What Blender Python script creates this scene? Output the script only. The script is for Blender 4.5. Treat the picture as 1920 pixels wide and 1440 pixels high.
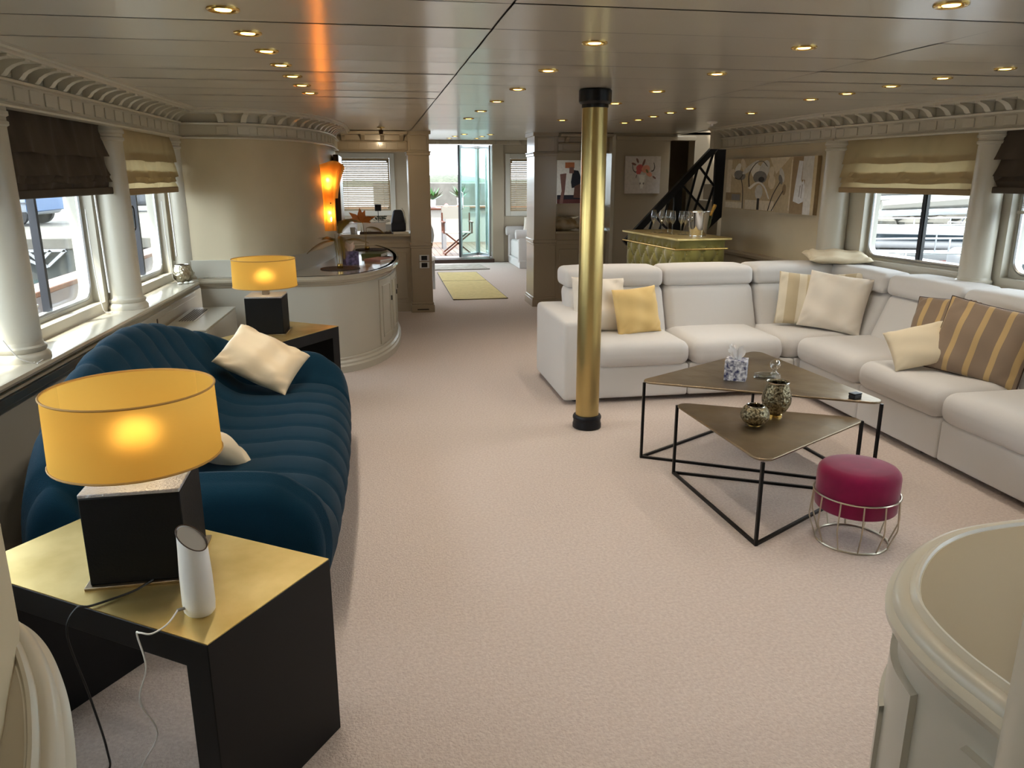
import bpy, math, random
from mathutils import Vector, Matrix, Euler
for o in list(bpy.data.objects): bpy.data.objects.remove(o)
scene = bpy.context.scene
COL = scene.collection
random.seed(4)
PI = math.pi
# ------------------------------------------------------------------ camera, sky, light, exposure
cd = bpy.data.cameras.new('camera'); cam = bpy.data.objects.new('camera', cd); COL.objects.link(cam)
cam.location = (0, 0, 1.6); cam.rotation_euler = (math.radians(75), 0, math.radians(-9.83))
cd.sensor_fit = 'HORIZONTAL'; cd.sensor_width = 36; cd.lens = 1450 / 1920 * 36; cd.clip_start = .02; cd.clip_end = 500
scene.camera = cam
wd = bpy.data.worlds.new('sky'); scene.world = wd; wd.use_nodes = True
bg = wd.node_tree.nodes['Background']; bg.inputs[0].default_value = (.82, .91, 1, 1); bg.inputs[1].default_value = 4.8
sd = bpy.data.lights.new('sun', 'SUN'); sd.energy = 6; sd.angle = math.radians(2); sd.color = (1, .95, .86)
sun = bpy.data.objects.new('sun', sd); COL.objects.link(sun); sun.rotation_euler = (math.radians(22), math.radians(-18), 0)
scene.view_settings.view_transform = 'Standard'; scene.view_settings.look = 'None'
scene.view_settings.gamma = 1; scene.view_settings.use_curve_mapping = False
scene.view_settings.exposure = 0.84

# ------------------------------------------------------------------ helpers
def srgb(c):
    r = []
    for x in c:
        x /= 255; r.append(x / 12.92 if x < .04045 else ((x + .055) / 1.055) ** 2.4)
    return tuple(r) + (1,)
MATS = {}
def pm(name, rgb, rough=.5, metal=0, var=0, vscale=4, bump=0, bscale=60, coat=0, crough=.1, sheen=0, spec=.5, rgb2=None, stretch=None, bdist=.02, detail=3):
    m = bpy.data.materials.new(name); m.use_nodes = True; nt = m.node_tree; b = nt.nodes['Principled BSDF']
    b.inputs['Base Color'].default_value = srgb(rgb); b.inputs['Roughness'].default_value = rough; b.inputs['Metallic'].default_value = metal
    b.inputs['Specular IOR Level'].default_value = spec
    if coat: b.inputs['Coat Weight'].default_value = coat; b.inputs['Coat Roughness'].default_value = crough
    if sheen: b.inputs['Sheen Weight'].default_value = sheen; b.inputs['Sheen Roughness'].default_value = .4
    tc = nt.nodes.new('ShaderNodeTexCoord'); mp = nt.nodes.new('ShaderNodeMapping'); nt.links.new(tc.outputs['Object'], mp.inputs[0])
    if stretch: mp.inputs['Scale'].default_value = stretch
    if var or rgb2:
        n = nt.nodes.new('ShaderNodeTexNoise'); n.inputs['Scale'].default_value = vscale; n.inputs['Detail'].default_value = detail
        nt.links.new(mp.outputs[0], n.inputs['Vector'])
        mx = nt.nodes.new('ShaderNodeMix'); mx.data_type = 'RGBA'
        a = srgb(rgb); c = srgb(rgb2) if rgb2 else tuple(v * (1 - var) for v in a[:3]) + (1,)
        mx.inputs['A'].default_value = a; mx.inputs['B'].default_value = c
        cr = nt.nodes.new('ShaderNodeMapRange'); cr.inputs[1].default_value = .35; cr.inputs[2].default_value = .65
        nt.links.new(n.outputs['Fac'], cr.inputs[0]); nt.links.new(cr.outputs[0], mx.inputs['Factor'])
        nt.links.new(mx.outputs['Result'], b.inputs['Base Color'])
    if bump:
        n2 = nt.nodes.new('ShaderNodeTexNoise'); n2.inputs['Scale'].default_value = bscale; n2.inputs['Detail'].default_value = 2
        nt.links.new(mp.outputs[0], n2.inputs['Vector'])
        bp = nt.nodes.new('ShaderNodeBump'); bp.inputs['Strength'].default_value = bump; bp.inputs['Distance'].default_value = bdist
        nt.links.new(n2.outputs['Fac'], bp.inputs['Height']); nt.links.new(bp.outputs[0], b.inputs['Normal'])
    MATS[name] = m
    return m
def emit(name, rgb, strength):
    m = bpy.data.materials.new(name); m.use_nodes = True; nt = m.node_tree; nt.nodes.clear()
    o = nt.nodes.new('ShaderNodeOutputMaterial'); e = nt.nodes.new('ShaderNodeEmission')
    e.inputs[0].default_value = srgb(rgb); e.inputs[1].default_value = strength; nt.links.new(e.outputs[0], o.inputs[0]); MATS[name] = m; return m
def mixmat(name, kind, rgb, fac, rgb2=(255, 255, 255), rough=.05, weave=0, scatter=0):
    """kind 'pane': transparent + glossy ; kind 'cloth': diffuse + translucent"""
    m = bpy.data.materials.new(name); m.use_nodes = True; nt = m.node_tree; nt.nodes.clear()
    o = nt.nodes.new('ShaderNodeOutputMaterial'); mx = nt.nodes.new('ShaderNodeMixShader'); nt.links.new(mx.outputs[0], o.inputs[0])
    if kind == 'pane':
        a = nt.nodes.new('ShaderNodeBsdfTransparent'); b = nt.nodes.new('ShaderNodeBsdfGlossy'); b.inputs['Roughness'].default_value = rough
        a.inputs[0].default_value = srgb(rgb); b.inputs[0].default_value = srgb(rgb2)
        fr = nt.nodes.new('ShaderNodeLayerWeight'); fr.inputs[0].default_value = .25; ml = nt.nodes.new('ShaderNodeMath'); ml.operation = 'MULTIPLY_ADD'
        ml.inputs[1].default_value = fac; ml.inputs[2].default_value = fac * .12; nt.links.new(fr.outputs['Facing'], ml.inputs[0]); nt.links.new(ml.outputs[0], mx.inputs[0])
    else:
        a = nt.nodes.new('ShaderNodeBsdfDiffuse'); b = nt.nodes.new('ShaderNodeBsdfTranslucent')
        a.inputs[0].default_value = srgb(rgb); b.inputs[0].default_value = srgb(rgb2); mx.inputs[0].default_value = fac
        if weave:
            tc = nt.nodes.new('ShaderNodeTexCoord'); mp = nt.nodes.new('ShaderNodeMapping'); mp.inputs['Scale'].default_value = (1, 1, 14)
            n = nt.nodes.new('ShaderNodeTexNoise'); n.inputs['Scale'].default_value = weave; bp = nt.nodes.new('ShaderNodeBump'); bp.inputs['Strength'].default_value = .25
            nt.links.new(tc.outputs['Object'], mp.inputs[0]); nt.links.new(mp.outputs[0], n.inputs['Vector']); nt.links.new(n.outputs['Fac'], bp.inputs['Height'])
            nt.links.new(bp.outputs[0], a.inputs['Normal']); nt.links.new(bp.outputs[0], b.inputs['Normal'])
    nt.links.new(a.outputs[0], mx.inputs[1]); nt.links.new(b.outputs[0], mx.inputs[2]); MATS[name] = m
    if scatter:
        rf = nt.nodes.new('ShaderNodeBsdfRefraction'); rf.inputs[0].default_value = srgb(rgb2); rf.inputs['Roughness'].default_value = .8; rf.inputs['IOR'].default_value = 1.25
        m2 = nt.nodes.new('ShaderNodeMixShader'); m2.inputs[0].default_value = scatter; nt.links.new(mx.outputs[0], m2.inputs[1]); nt.links.new(rf.outputs[0], m2.inputs[2]); nt.links.new(m2.outputs[0], o.inputs[0])
    return m

def V(*a): return Vector(a)
class MB:
    def __init__(s): s.v = []; s.f = []; s.mi = []; s.cur = 0
    def add(s, vs, fs):
        n = len(s.v); s.v += [tuple(v) for v in vs]; s.f += [tuple(i + n for i in f) for f in fs]; s.mi += [s.cur] * len(fs); return s
    def box(s, x0, x1, y0, y1, z0, z1):
        return s.add([(x0, y0, z0), (x1, y0, z0), (x1, y1, z0), (x0, y1, z0), (x0, y0, z1), (x1, y0, z1), (x1, y1, z1), (x0, y1, z1)],
                     [(0, 3, 2, 1), (4, 5, 6, 7), (0, 1, 5, 4), (1, 2, 6, 5), (2, 3, 7, 6), (3, 0, 4, 7)])
    def prism(s, poly, z0, z1, f=None):
        """poly in xy extruded z0..z1; f maps (x,y,z) to a point"""
        n = len(poly); f = f or (lambda x, y, z: (x, y, z))
        ar = sum(poly[i][0] * poly[(i + 1) % n][1] - poly[(i + 1) % n][0] * poly[i][1] for i in range(n))
        if ar < 0: poly = poly[::-1]
        vs = [f(p[0], p[1], z0) for p in poly] + [f(p[0], p[1], z1) for p in poly]
        return s.add(vs, [tuple(range(n - 1, -1, -1)), tuple(range(n, 2 * n))] + [(i, (i + 1) % n, n + (i + 1) % n, n + i) for i in range(n)])
    def grid(s, rows, cu=False, cv=False):
        nu = len(rows); nv = len(rows[0]); fs = []
        for i in range(nu if cu else nu - 1):
            for j in range(nv if cv else nv - 1):
                a = i * nv + j; b = i * nv + (j + 1) % nv; c = ((i + 1) % nu) * nv + (j + 1) % nv; d = ((i + 1) % nu) * nv + j
                fs.append((a, b, c, d))
        return s.add([p for r in rows for p in r], fs)
    def lathe(s, prof, n=24, c=(0, 0), cap=True, sx=1, sy=1):
        rows = [[(c[0] + r * sx * math.cos(2 * PI * k / n), c[1] + r * sy * math.sin(2 * PI * k / n), z) for k in range(n)] for r, z in prof]
        st = len(s.v); s.grid(rows, cv=True)
        if cap:
            if prof[0][0] > 1e-5: s.f.append(tuple(st + k for k in range(n - 1, -1, -1))); s.mi.append(s.cur)
            m = st + (len(prof) - 1) * n
            if prof[-1][0] > 1e-5: s.f.append(tuple(m + k for k in range(n))); s.mi.append(s.cur)
        return s
    def tube(s, path, r, n=8, closed=False, cap=True):
        P = [Vector(p) for p in path]; L = len(P); rows = []; nrm = None
        for i in range(L):
            t = (P[(i + 1) % L] - P[i - 1]) if closed else (P[min(i + 1, L - 1)] - P[max(i - 1, 0)])
            t = t.normalized()
            if nrm is None:
                nrm = t.cross(Vector((0, 0, 1)))
                if nrm.length < .05: nrm = t.cross(Vector((1, 0, 0)))
                nrm.normalize()
            else:
                nrm = (nrm - t * nrm.dot(t)); nrm.normalize()
            b = t.cross(nrm); rr = r[i] if isinstance(r, (list, tuple)) else r
            rows.append([P[i] + nrm * (rr * math.cos(2 * PI * k / n)) + b * (rr * math.sin(2 * PI * k / n)) for k in range(n)])
        st = len(s.v); s.grid(rows, cu=closed, cv=True)
        if cap and not closed:
            s.f.append(tuple(st + k for k in range(n - 1, -1, -1))); s.f.append(tuple(st + (L - 1) * n + k for k in range(n))); s.mi += [s.cur] * 2
        return s
    def bar(s, a, b, w, h=None, up=(0, 0, 1)):
        """square bar from a to b"""
        a = Vector(a); b = Vector(b); h = h or w; t = (b - a).normalized(); u = Vector(up)
        if abs(t.dot(u)) > .98: u = Vector((1, 0, 0))
        x = t.cross(u).normalized(); y = x.cross(t)
        q = [(-1, -1), (1, -1), (1, 1), (-1, 1)]
        vs = [a + x * (w / 2 * i) + y * (h / 2 * j) for i, j in q] + [b + x * (w / 2 * i) + y * (h / 2 * j) for i, j in q]
        return s.add(vs, [(0, 3, 2, 1), (4, 5, 6, 7), (0, 1, 5, 4), (1, 2, 6, 5), (2, 3, 7, 6), (3, 0, 4, 7)])
    def sweep(s, path, prof, sign=1, closedprof=True, cap=True):
        """prof (off,z) swept along xy path; off is to the left of travel times sign"""
        nr = normals(path); rows = []
        for (x, y), (nx, ny) in zip(path, nr):
            rows.append([(x + nx * o * sign, y + ny * o * sign, z) for o, z in prof])
        st = len(s.v); s.grid(rows, cv=closedprof); n = len(prof)
        if cap and closedprof:
            s.f.append(tuple(st + k for k in range(n))); s.f.append(tuple(st + (len(path) - 1) * n + k for k in range(n - 1, -1, -1))); s.mi += [s.cur] * 2
        return s
    def map(s, fn): s.v = [tuple(fn(*p)) for p in s.v]; return s
    def build(s, name, mat, parent=None, ang=35, bevel=0, seg=2, loc=None, rz=0, fix=True):
        me = bpy.data.meshes.new(name); me.from_pydata(s.v, [], s.f)
        if fix:
            import bmesh
            bm = bmesh.new(); bm.from_mesh(me); bmesh.ops.recalc_face_normals(bm, faces=bm.faces); bm.to_mesh(me); bm.free()
        ms = mat if isinstance(mat, (list, tuple)) else [mat]
        for m in ms: me.materials.append(MATS[m])
        if len(ms) > 1: me.polygons.foreach_set('material_index', s.mi)
        me.polygons.foreach_set('use_smooth', [True] * len(me.polygons)); me.set_sharp_from_angle(angle=math.radians(ang)); me.update()
        o = bpy.data.objects.new(name, me); COL.objects.link(o)
        if parent: o.parent = parent
        if loc is not None: o.location = loc
        if rz: o.rotation_euler[2] = rz
        if bevel:
            bv = o.modifiers.new('bevel', 'BEVEL'); bv.width = bevel; bv.segments = seg; bv.limit_method = 'ANGLE'; bv.angle_limit = math.radians(40); bv.harden_normals = False
        return o
def normals(path):
    r = []; n = len(path)
    for i in range(n):
        def seg(a, b):
            dx, dy = b[0] - a[0], b[1] - a[1]; l = math.hypot(dx, dy) or 1; return (-dy / l, dx / l)
        if i == 0: r.append(seg(path[0], path[1])); continue
        if i == n - 1: r.append(seg(path[-2], path[-1])); continue
        a = seg(path[i - 1], path[i]); b = seg(path[i], path[i + 1]); mx, my = a[0] + b[0], a[1] + b[1]; l = math.hypot(mx, my); mx /= l; my /= l
        d = max(.35, mx * a[0] + my * a[1]); r.append((mx / d, my / d))
    return r
def smooth(pts, k=8):
    """Catmull-Rom through the points (any dimension)"""
    out = []; n = len(pts)
    for i in range(n - 1):
        p0 = pts[max(i - 1, 0)]; p1 = pts[i]; p2 = pts[i + 1]; p3 = pts[min(i + 2, n - 1)]
        for j in range(k):
            t = j / k
            out.append(tuple(.5 * (2 * b + (c - a) * t + (2 * a - 5 * b + 4 * c - d) * t * t + (-a + 3 * b - 3 * c + d) * t ** 3) for a, b, c, d in zip(p0, p1, p2, p3)))
    out.append(tuple(pts[-1])); return out
def offset(path, d): return [(p[0] + n[0] * d, p[1] + n[1] * d) for p, n in zip(path, normals(path))]
def arclen(path):
    s = [0]
    for a, b in zip(path, path[1:]): s.append(s[-1] + math.dist(a, b))
    return s
def at(path, S, s):
    for i in range(len(path) - 1):
        if S[i + 1] >= s or i == len(path) - 2:
            t = (s - S[i]) / max(1e-9, S[i + 1] - S[i]); a, b = path[i], path[i + 1]
            return (a[0] + (b[0] - a[0]) * t, a[1] + (b[1] - a[1]) * t), math.atan2(b[1] - a[1], b[0] - a[0])
def sub(path, s0, s1):
    S = arclen(path); return [at(path, S, s0)[0]] + [p for p, q in zip(path, S) if s0 < q < s1] + [at(path, S, s1)[0]]
def tag(o, label=None, cat=None, group=None, kind=None):
    if label: o['label'] = label
    if cat: o['category'] = cat
    if group: o['group'] = group
    if kind: o['kind'] = kind
    return o
def thing(name, label, cat, loc=(0, 0, 0), rz=0, group=None):
    o = bpy.data.objects.new(name, None); COL.objects.link(o); o.location = loc; o.rotation_euler[2] = rz; o.empty_display_size = .1
    return tag(o, label, cat, group)
def struct(name, loc=(0, 0, 0), rz=0):
    o = bpy.data.objects.new(name, None); COL.objects.link(o); o.location = loc; o.rotation_euler[2] = rz; o['kind'] = 'structure'; return o
def inst(src, name, parent=None, loc=(0, 0, 0), rz=0, mw=None):
    o = bpy.data.objects.new(name, src.data); COL.objects.link(o)
    for md in src.modifiers:
        if md.type == 'BEVEL':
            b = o.modifiers.new('bevel', 'BEVEL'); b.width = md.width; b.segments = md.segments; b.limit_method = 'ANGLE'; b.angle_limit = md.angle_limit
    if parent: o.parent = parent
    if mw is not None: o.matrix_local = mw
    else: o.location = loc; o.rotation_euler[2] = rz
    return o
def copy_tree(o, parent=None):
    c = o.copy(); COL.objects.link(c); c.parent = parent
    for ch in list(o.children): copy_tree(ch, c)
    return c
def rbox(hx, hy, hz, r, puff=0, fn=None, steps=4, core=5):
    """rounded block, half sizes, soft puffed top"""
    m = MB()
    def axis(h):
        c = max(h - r, .001); lo = [-h + (h - c) * (1 - math.cos(PI / 2 * k / steps)) for k in range(steps)]
        mid = [-c + 2 * c * k / core for k in range(core + 1)]; return lo + mid + [-x for x in lo[::-1]]
    def P(x, y, z):
        q = Vector((x, y, z)); c = Vector((max(-hx + r, min(hx - r, x)), max(-hy + r, min(hy - r, y)), max(-hz + r, min(hz - r, z))))
        d = q - c
        if d.length > 1e-7: q = c + d.normalized() * r
        if puff:
            w = max(0, 1 - (q.x / hx) ** 4) * max(0, 1 - (q.y / hy) ** 4)
            if q.z > 0: q.z += puff * w * (q.z / hz)
        return fn(q.x, q.y, q.z) if fn else q
    X, Y, Z = axis(hx), axis(hy), axis(hz)
    for sgn in (-1, 1):
        m.grid([[P(x, y, sgn * hz) for y in Y] for x in X]); m.grid([[P(x, sgn * hy, z) for z in Z] for x in X]); m.grid([[P(sgn * hx, y, z) for z in Z] for y in Y])
    return weld(m)
def weld(m, e=1e-5):
    d = {}; nv = []; mp = []
    for v in m.v:
        k = tuple(round(c / e / 10) for c in v)
        if k not in d: d[k] = len(nv); nv.append(v)
        mp.append(d[k])
    nf = []; nm = []
    for f, i in zip(m.f, m.mi):
        g = []
        for k in f:
            if mp[k] not in g: g.append(mp[k])
        if len(g) > 2: nf.append(tuple(g)); nm.append(i)
    m.v, m.f, m.mi = nv, nf, nm; return m
def sm(a, b, x):
    t = max(0, min(1, (x - a) / (b - a))); return t * t * (3 - 2 * t)

# ------------------------------------------------------------------ materials
pm('cream', (194, 188, 172), .38, coat=.3, crough=.2, var=.06, vscale=3)
pm('cream_grey', (184, 180, 167), .35, coat=.3, crough=.2)
pm('plaster', (202, 188, 158), .55, var=.16, vscale=1.6, detail=5)
pm('taupe', (166, 153, 132), .34, coat=.35, crough=.12, var=.05, vscale=2)
pm('counter', (170, 160, 140), .16, coat=.5, crough=.05)
pm('sill_paint', (190, 183, 166), .22, coat=.4, crough=.1)
pm('ceiling', (184, 178, 166), .32, spec=.5, coat=.65, crough=.17)
pm('carpet', (204, 191, 183), .95, rgb2=(190, 176, 168), vscale=75, bump=.6, bscale=120, bdist=.012, spec=.12, detail=6)
pm('dark_lacquer', (9, 9, 11), .5, spec=.25)
pm('dark_leather', (10, 9, 9), .6, bump=.1, bscale=200, spec=.2)
pm('gold_leaf', (232, 210, 148), .42, 1, rgb2=(208, 184, 118), vscale=5, bump=.06, bscale=14, detail=6)
pm('brass', (206, 180, 116), .3, 1, rgb2=(176, 160, 112), vscale=4, stretch=(1, 1, .25), bump=.05, bscale=9)
pm('brass_bright', (214, 178, 104), .2, 1)
pm('black_metal', (16, 16, 18), .35, .6)
pm('black_gloss', (10, 11, 18), .4, spec=.35)
pm('chrome', (215, 215, 215), .08, 1)
pm('alu', (196, 198, 200), .3, .9)
pm('dark_alu', (52, 52, 56), .4, .5)
pm('bronze', (158, 142, 118), .36, 1, rgb2=(128, 114, 94), vscale=3.5, bump=.22, bscale=9, detail=5)
pm('pierced_silver', (150, 140, 114), .38, 1, rgb2=(70, 62, 46), vscale=85, bump=.6, bscale=55, detail=1)
pm('hammered_silver', (190, 182, 160), .28, 1, bump=.6, bscale=55, rgb2=(140, 130, 108), vscale=30)
pm('white_fabric', (206, 203, 200), .85, bump=.08, bscale=260, sheen=.2, spec=.25)
pm('navy_knit', (4, 41, 58), .85, bump=.5, bscale=300, sheen=.06, spec=.12, bdist=.004)
pm('magenta_velvet', (128, 10, 62), .75, sheen=.35, var=.25, vscale=9, spec=.2)
pm('green_velvet', (150, 143, 76), .6, sheen=.5, var=.3, vscale=5, spec=.3)
pm('cream_satin', (222, 200, 164), .45, sheen=.3, spec=.4)
pm('yellow_cotton', (222, 190, 124), .75, sheen=.2)
pm('white_cotton', (226, 217, 203), .85)
pm('ivory_cotton', (214, 200, 172), .8)
pm('soft_white', (226, 224, 220), .6)
pm('white_plastic', (228, 226, 222), .35)
pm('grey_plastic', (150, 146, 140), .4)
pm('navy_bag', (22, 28, 48), .6)
pm('black_rubber', (14, 14, 14), .5)
pm('wood_teak', (122, 76, 44), .45, var=.3, vscale=3, stretch=(1, 12, 12))
pm('wood_red', (86, 44, 26), .4, var=.2, vscale=4)
pm('teak_deck', (100, 80, 66), .6, var=.2, vscale=3)
pm('canvas_white', (140, 136, 128), .8)
pm('leaf_green', (48, 88, 32), .5, var=.3, vscale=9)
pm('leaf_dark', (44, 66, 40), .5, var=.3, vscale=12)
pm('leaf_gold', (150, 124, 62), .35, .7, var=.3, vscale=12)
pm('leaf_orange', (190, 112, 42), .5, var=.3, vscale=12)
pm('rug_yellow', (206, 188, 128), .95, var=.12, vscale=14, bump=.3, bscale=200)
pm('rug_grey', (180, 172, 160), .95, rgb2=(150, 140, 128), vscale=9, bump=.3, bscale=200)
pm('dark_brown', (60, 40, 28), .5)
pm('blind_dark', (74, 64, 54), .8, var=.15, vscale=14, stretch=(1, 1, .2))
pm('slat', (150, 130, 98), .45)
pm('mat_brown', (54, 42, 34), .7, bump=.6, bscale=120)
pm('purple_print', (52, 42, 70), .6, rgb2=(120, 104, 140), vscale=30)
pm('blue_print', (228, 228, 232), .6, rgb2=(44, 48, 92), vscale=55, detail=4)
pm('tissue', (236, 234, 232), .8)
pm('tissue_pink', (232, 202, 180), .8)
pm('paper', (224, 220, 210), .8)
pm('book_green', (84, 96, 60), .6); pm('book_pink', (196, 150, 140), .6); pm('book_dark', (58, 44, 48), .6)
pm('ice_wine', (222, 214, 186), .2)
pm('gold_foil', (200, 160, 84), .3, 1, bump=.4, bscale=60)
pm('bottle_green', (34, 48, 26), .15, coat=.5)
pm('pebble', (180, 176, 170), .5)
pm('quay_stone', (92, 88, 81), .9, var=.3, vscale=1.2, bump=.3, bscale=8)
pm('quay_wall', (66, 66, 62), .9, rgb2=(50, 52, 50), vscale=1.5)
pm('water', (46, 62, 62), .16, bump=.35, bscale=2.2, bdist=.2)
pm('hull_white', (112, 114, 128), .35)
pm('boat_white', (128, 128, 130), .4); pm('boat_red', (120, 56, 48), .4); pm('boat_grey', (60, 62, 68), .4)
pm('van_white', (112, 118, 126), .3, coat=.5); pm('van_blue', (36, 72, 112), .4); pm('orange_paint', (150, 74, 28), .5); pm('tyre', (20, 20, 22), .7)
pm('dark_glass', (28, 36, 42), .1)
pm('bushes', (70, 74, 58), .9, rgb2=(46, 52, 36), vscale=1.5)
mixmat('pane', 'pane', (250, 252, 251), .12)
mixmat('door_glass', 'pane', (226, 242, 238), .3)
mixmat('crystal', 'pane', (240, 243, 243), .75)
mixmat('blind_light', 'cloth', (190, 174, 140), .3, (200, 178, 132))
mixmat('shade', 'cloth', (214, 176, 88), .42, (226, 182, 92), weave=18, scatter=.14)
mixmat('amber', 'cloth', (236, 160, 70), .6, (250, 178, 84), scatter=.3)
emit('bulb', (255, 214, 140), 7)
emit('downlight', (255, 196, 92), 9)
# ------------------------------------------------------------------ floor and ceiling
flo = MB().box(-2.0, 4.6, -3.2, 14.95, -.06, 0).build('floor', 'carpet'); tag(flo, kind='structure')
def czs(y): return 2.1 + max(0, y - 9.0) * .0265
cl = MB()
for zo in (.0055, .1):
    cl.grid([[(x, y, czs(y) + zo) for x in (-2.0, 3.72)] for y in (-3.2, 9.0, 15.2)]); cl.grid([[(x, y, 2.1 + zo) for x in (3.72, 4.9)] for y in (-3.2, 8.15)]); cl.grid([[(x, y, czs(y) + zo) for x in (3.72, 4.9)] for y in (9.5, 15.2)])
ceil = cl.build('ceiling', 'black_metal', fix=False); tag(ceil, kind='structure')
XS = [-1.75, .435, 2.19, 4.35]; PITCH = .4225; pans = {}
for ci in range(3):
    x0, x1 = XS[ci] + .004, XS[ci + 1] - .004
    k = 0; y = 2.49 - PITCH * 13
    while y < 14.9:
        ya, yb = y + .0035, y + PITCH - .0035
        if ci == 2: x1 = 3.72 if 7.95 < y < 9.5 else XS[3] - .004
        if yb < (9.0 if ci < 2 else 7.95):
            if ci not in pans:
                m = MB(); h = (yb - ya) / 2; w = (x1 - x0) / 2
                # very slightly dished sheet so that each panel catches the light on its own
                rows = [[(-w + 2 * w * i / 6, -h + 2 * h * j / 4, .004 * (1 - (2 * j / 4 - 1) ** 2) * .35) for j in range(5)] for i in range(7)]
                m.grid(rows)
                pans[ci] = m.build('ceiling_panel', 'ceiling', ceil, loc=((x0 + x1) / 2, (ya + yb) / 2, 2.1), fix=False)
            else:
                q = inst(pans[ci], 'ceiling_panel', ceil, ((x0 + x1) / 2, (ya + yb) / 2, 2.1)); q.rotation_euler[0] = random.uniform(-.005, .005); q.rotation_euler[1] = random.uniform(-.0008, .0008)
        else:
            m = MB(); m.add([(x0, ya, czs(ya)), (x1, ya, czs(ya)), (x1, yb, czs(yb)), (x0, yb, czs(yb))], [(0, 1, 2, 3)]); m.build('ceiling_panel', 'ceiling', ceil, fix=False)
        y += PITCH
# ------------------------------------------------------------------ cornice builder
CP = [(-.06, 1.885), (.012, 1.885), (.018, 1.893), (.012, 1.903), (.0, 1.906), (.0, 1.987), (.018, 1.99), (.024, 2.0), (.008, 2.006), (-.004, 2.01), (-.004, 2.066), (.125, 2.07), (.13, 2.078), (.13, 2.086), (.15, 2.09), (.152, 2.101), (-.06, 2.101)]
cb = MB(); cpoly = [(0, 2.066), (.124, 2.069), (.122, 2.06), (.1, 2.056), (.07, 2.046), (.045, 2.03), (.03, 2.012), (.02, 2.004), (-.002, 2.004)]
cb.prism(cpoly, -.022, .022, lambda a, b, z: (z, a, b)); CORB = cb.build('corbel', 'cream'); COL.objects.unlink(CORB)
BLK = MB().box(-.045, .045, -.002, .007, 1.917, 1.976).build('frieze_block', 'cream', bevel=.002); COL.objects.unlink(BLK)
CORB_T = inst(CORB, 'corbel'); CORB_T.data = CORB.data.copy(); CORB_T.data.materials[0] = MATS['taupe']; COL.objects.unlink(CORB_T)
BLK_T = inst(BLK, 'frieze_block'); BLK_T.data = BLK.data.copy(); BLK_T.data.materials[0] = MATS['taupe']; COL.objects.unlink(BLK_T)
def cornice(name, path, sign, s0=0, s1=None, step=.155, mat='cream', corb=True):
    """frieze face runs along path; sign +1 room on the left of travel"""
    o = MB().sweep(path, CP, sign).build(name, mat); tag(o, kind='structure')
    S = arclen(path); s1 = s1 if s1 is not None else S[-1]; s = s0
    while s < s1 and corb:
        p, a = at(path, S, s); r = a if sign > 0 else a + PI
        inst(CORB if mat == 'cream' else CORB_T, 'corbel', o, (p[0], p[1], 0), r); inst(BLK if mat == 'cream' else BLK_T, 'frieze_block', o, (p[0], p[1], 0), r); s += step
    return o
# ------------------------------------------------------------------ outer walls with windows
def ringplate(m, x0, x1, z0, z1, rad, w, y0, y1):
    """frame: square outside, rounded opening; local x along the wall, y outward"""
    out = []; inn = []
    for cx, cz, a0, ox, oz in ((x1 - w - rad, z1 - w - rad, 0, x1, z1), (x0 + w + rad, z1 - w - rad, 90, x0, z1), (x0 + w + rad, z0 + w + rad, 180, x0, z0), (x1 - w - rad, z0 + w + rad, 270, x1, z0)):
        for k in range(7):
            a = math.radians(a0 + 15 * k); inn.append((cx + rad * math.cos(a), cz + rad * math.sin(a)))
            c, sn = math.cos(a), math.sin(a); t = math.radians(15 * k)
            q = (ox, oz)
            if k < 3: q = (ox, oz - (w + rad) * (1 - k / 3) * (1 if oz == z1 else -1)) if a0 in (0, 180) else (ox - (w + rad) * (1 - k / 3) * (1 if ox == x1 else -1), oz)
            if k > 3: q = (ox - (w + rad) * ((k - 3) / 3) * (1 if ox == x1 else -1), oz) if a0 in (0, 180) else (ox, oz - (w + rad) * ((k - 3) / 3) * (1 if oz == z1 else -1))
            out.append(q)
    n = len(out)
    vs = [(p[0], y0, p[1]) for p in out] + [(p[0], y0, p[1]) for p in inn] + [(p[0], y1, p[1]) for p in inn] + [(p[0], y1, p[1]) for p in out]
    fs = []
    for i in range(n):
        j = (i + 1) % n
        for k in range(3): fs.append((k * n + i, k * n + j, (k + 1) * n + j, (k + 1) * n + i))
        fs.append((3 * n + i, 3 * n + j, j, i))
    m.add(vs, fs); return inn
WN = [0]
def window(frame, xa, xb, z0, z1, mull=None, catch=False):
    WN[0] += 1
    w = struct('window_%d' % WN[0], frame[0], frame[1])
    m = MB(); inn = ringplate(m, xa, xb, z0, z1, .09, .03, .15, .21); m.build('window_frame', 'cream_grey', w)
    m = MB(); rim = [(p[0], .15, p[1]) for p in inn]; m.tube(rim, .012, 6, closed=True); m.build('window_rim', 'alu', w)
    MB().box(xa + .02, xb - .02, .196, .202, z0 + .02, z1 - .02).build('pane', 'pane', w)
    if mull is not None:
        MB().box(mull - .014, mull + .014, .17, .209, z0 + .03, z1 - .03).build('mullion', 'dark_alu', w)
        MB().box(mull + .014, mull + .024, .178, .207, z0 + .03, z1 - .03).build('gasket', 'black_rubber', w)
    if catch:
        m = MB(); c = [(catch + dx, .13, (z0 + z1) / 2 + dz) for dx, dz in [(-.03, -.08), (.015, -.08), (.03, -.065), (.03, .065), (.015, .08), (-.03, .08)]]
        m.tube(c, .009, 6); m.build('window_catch', 'black_rubber', w)
    return w
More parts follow.
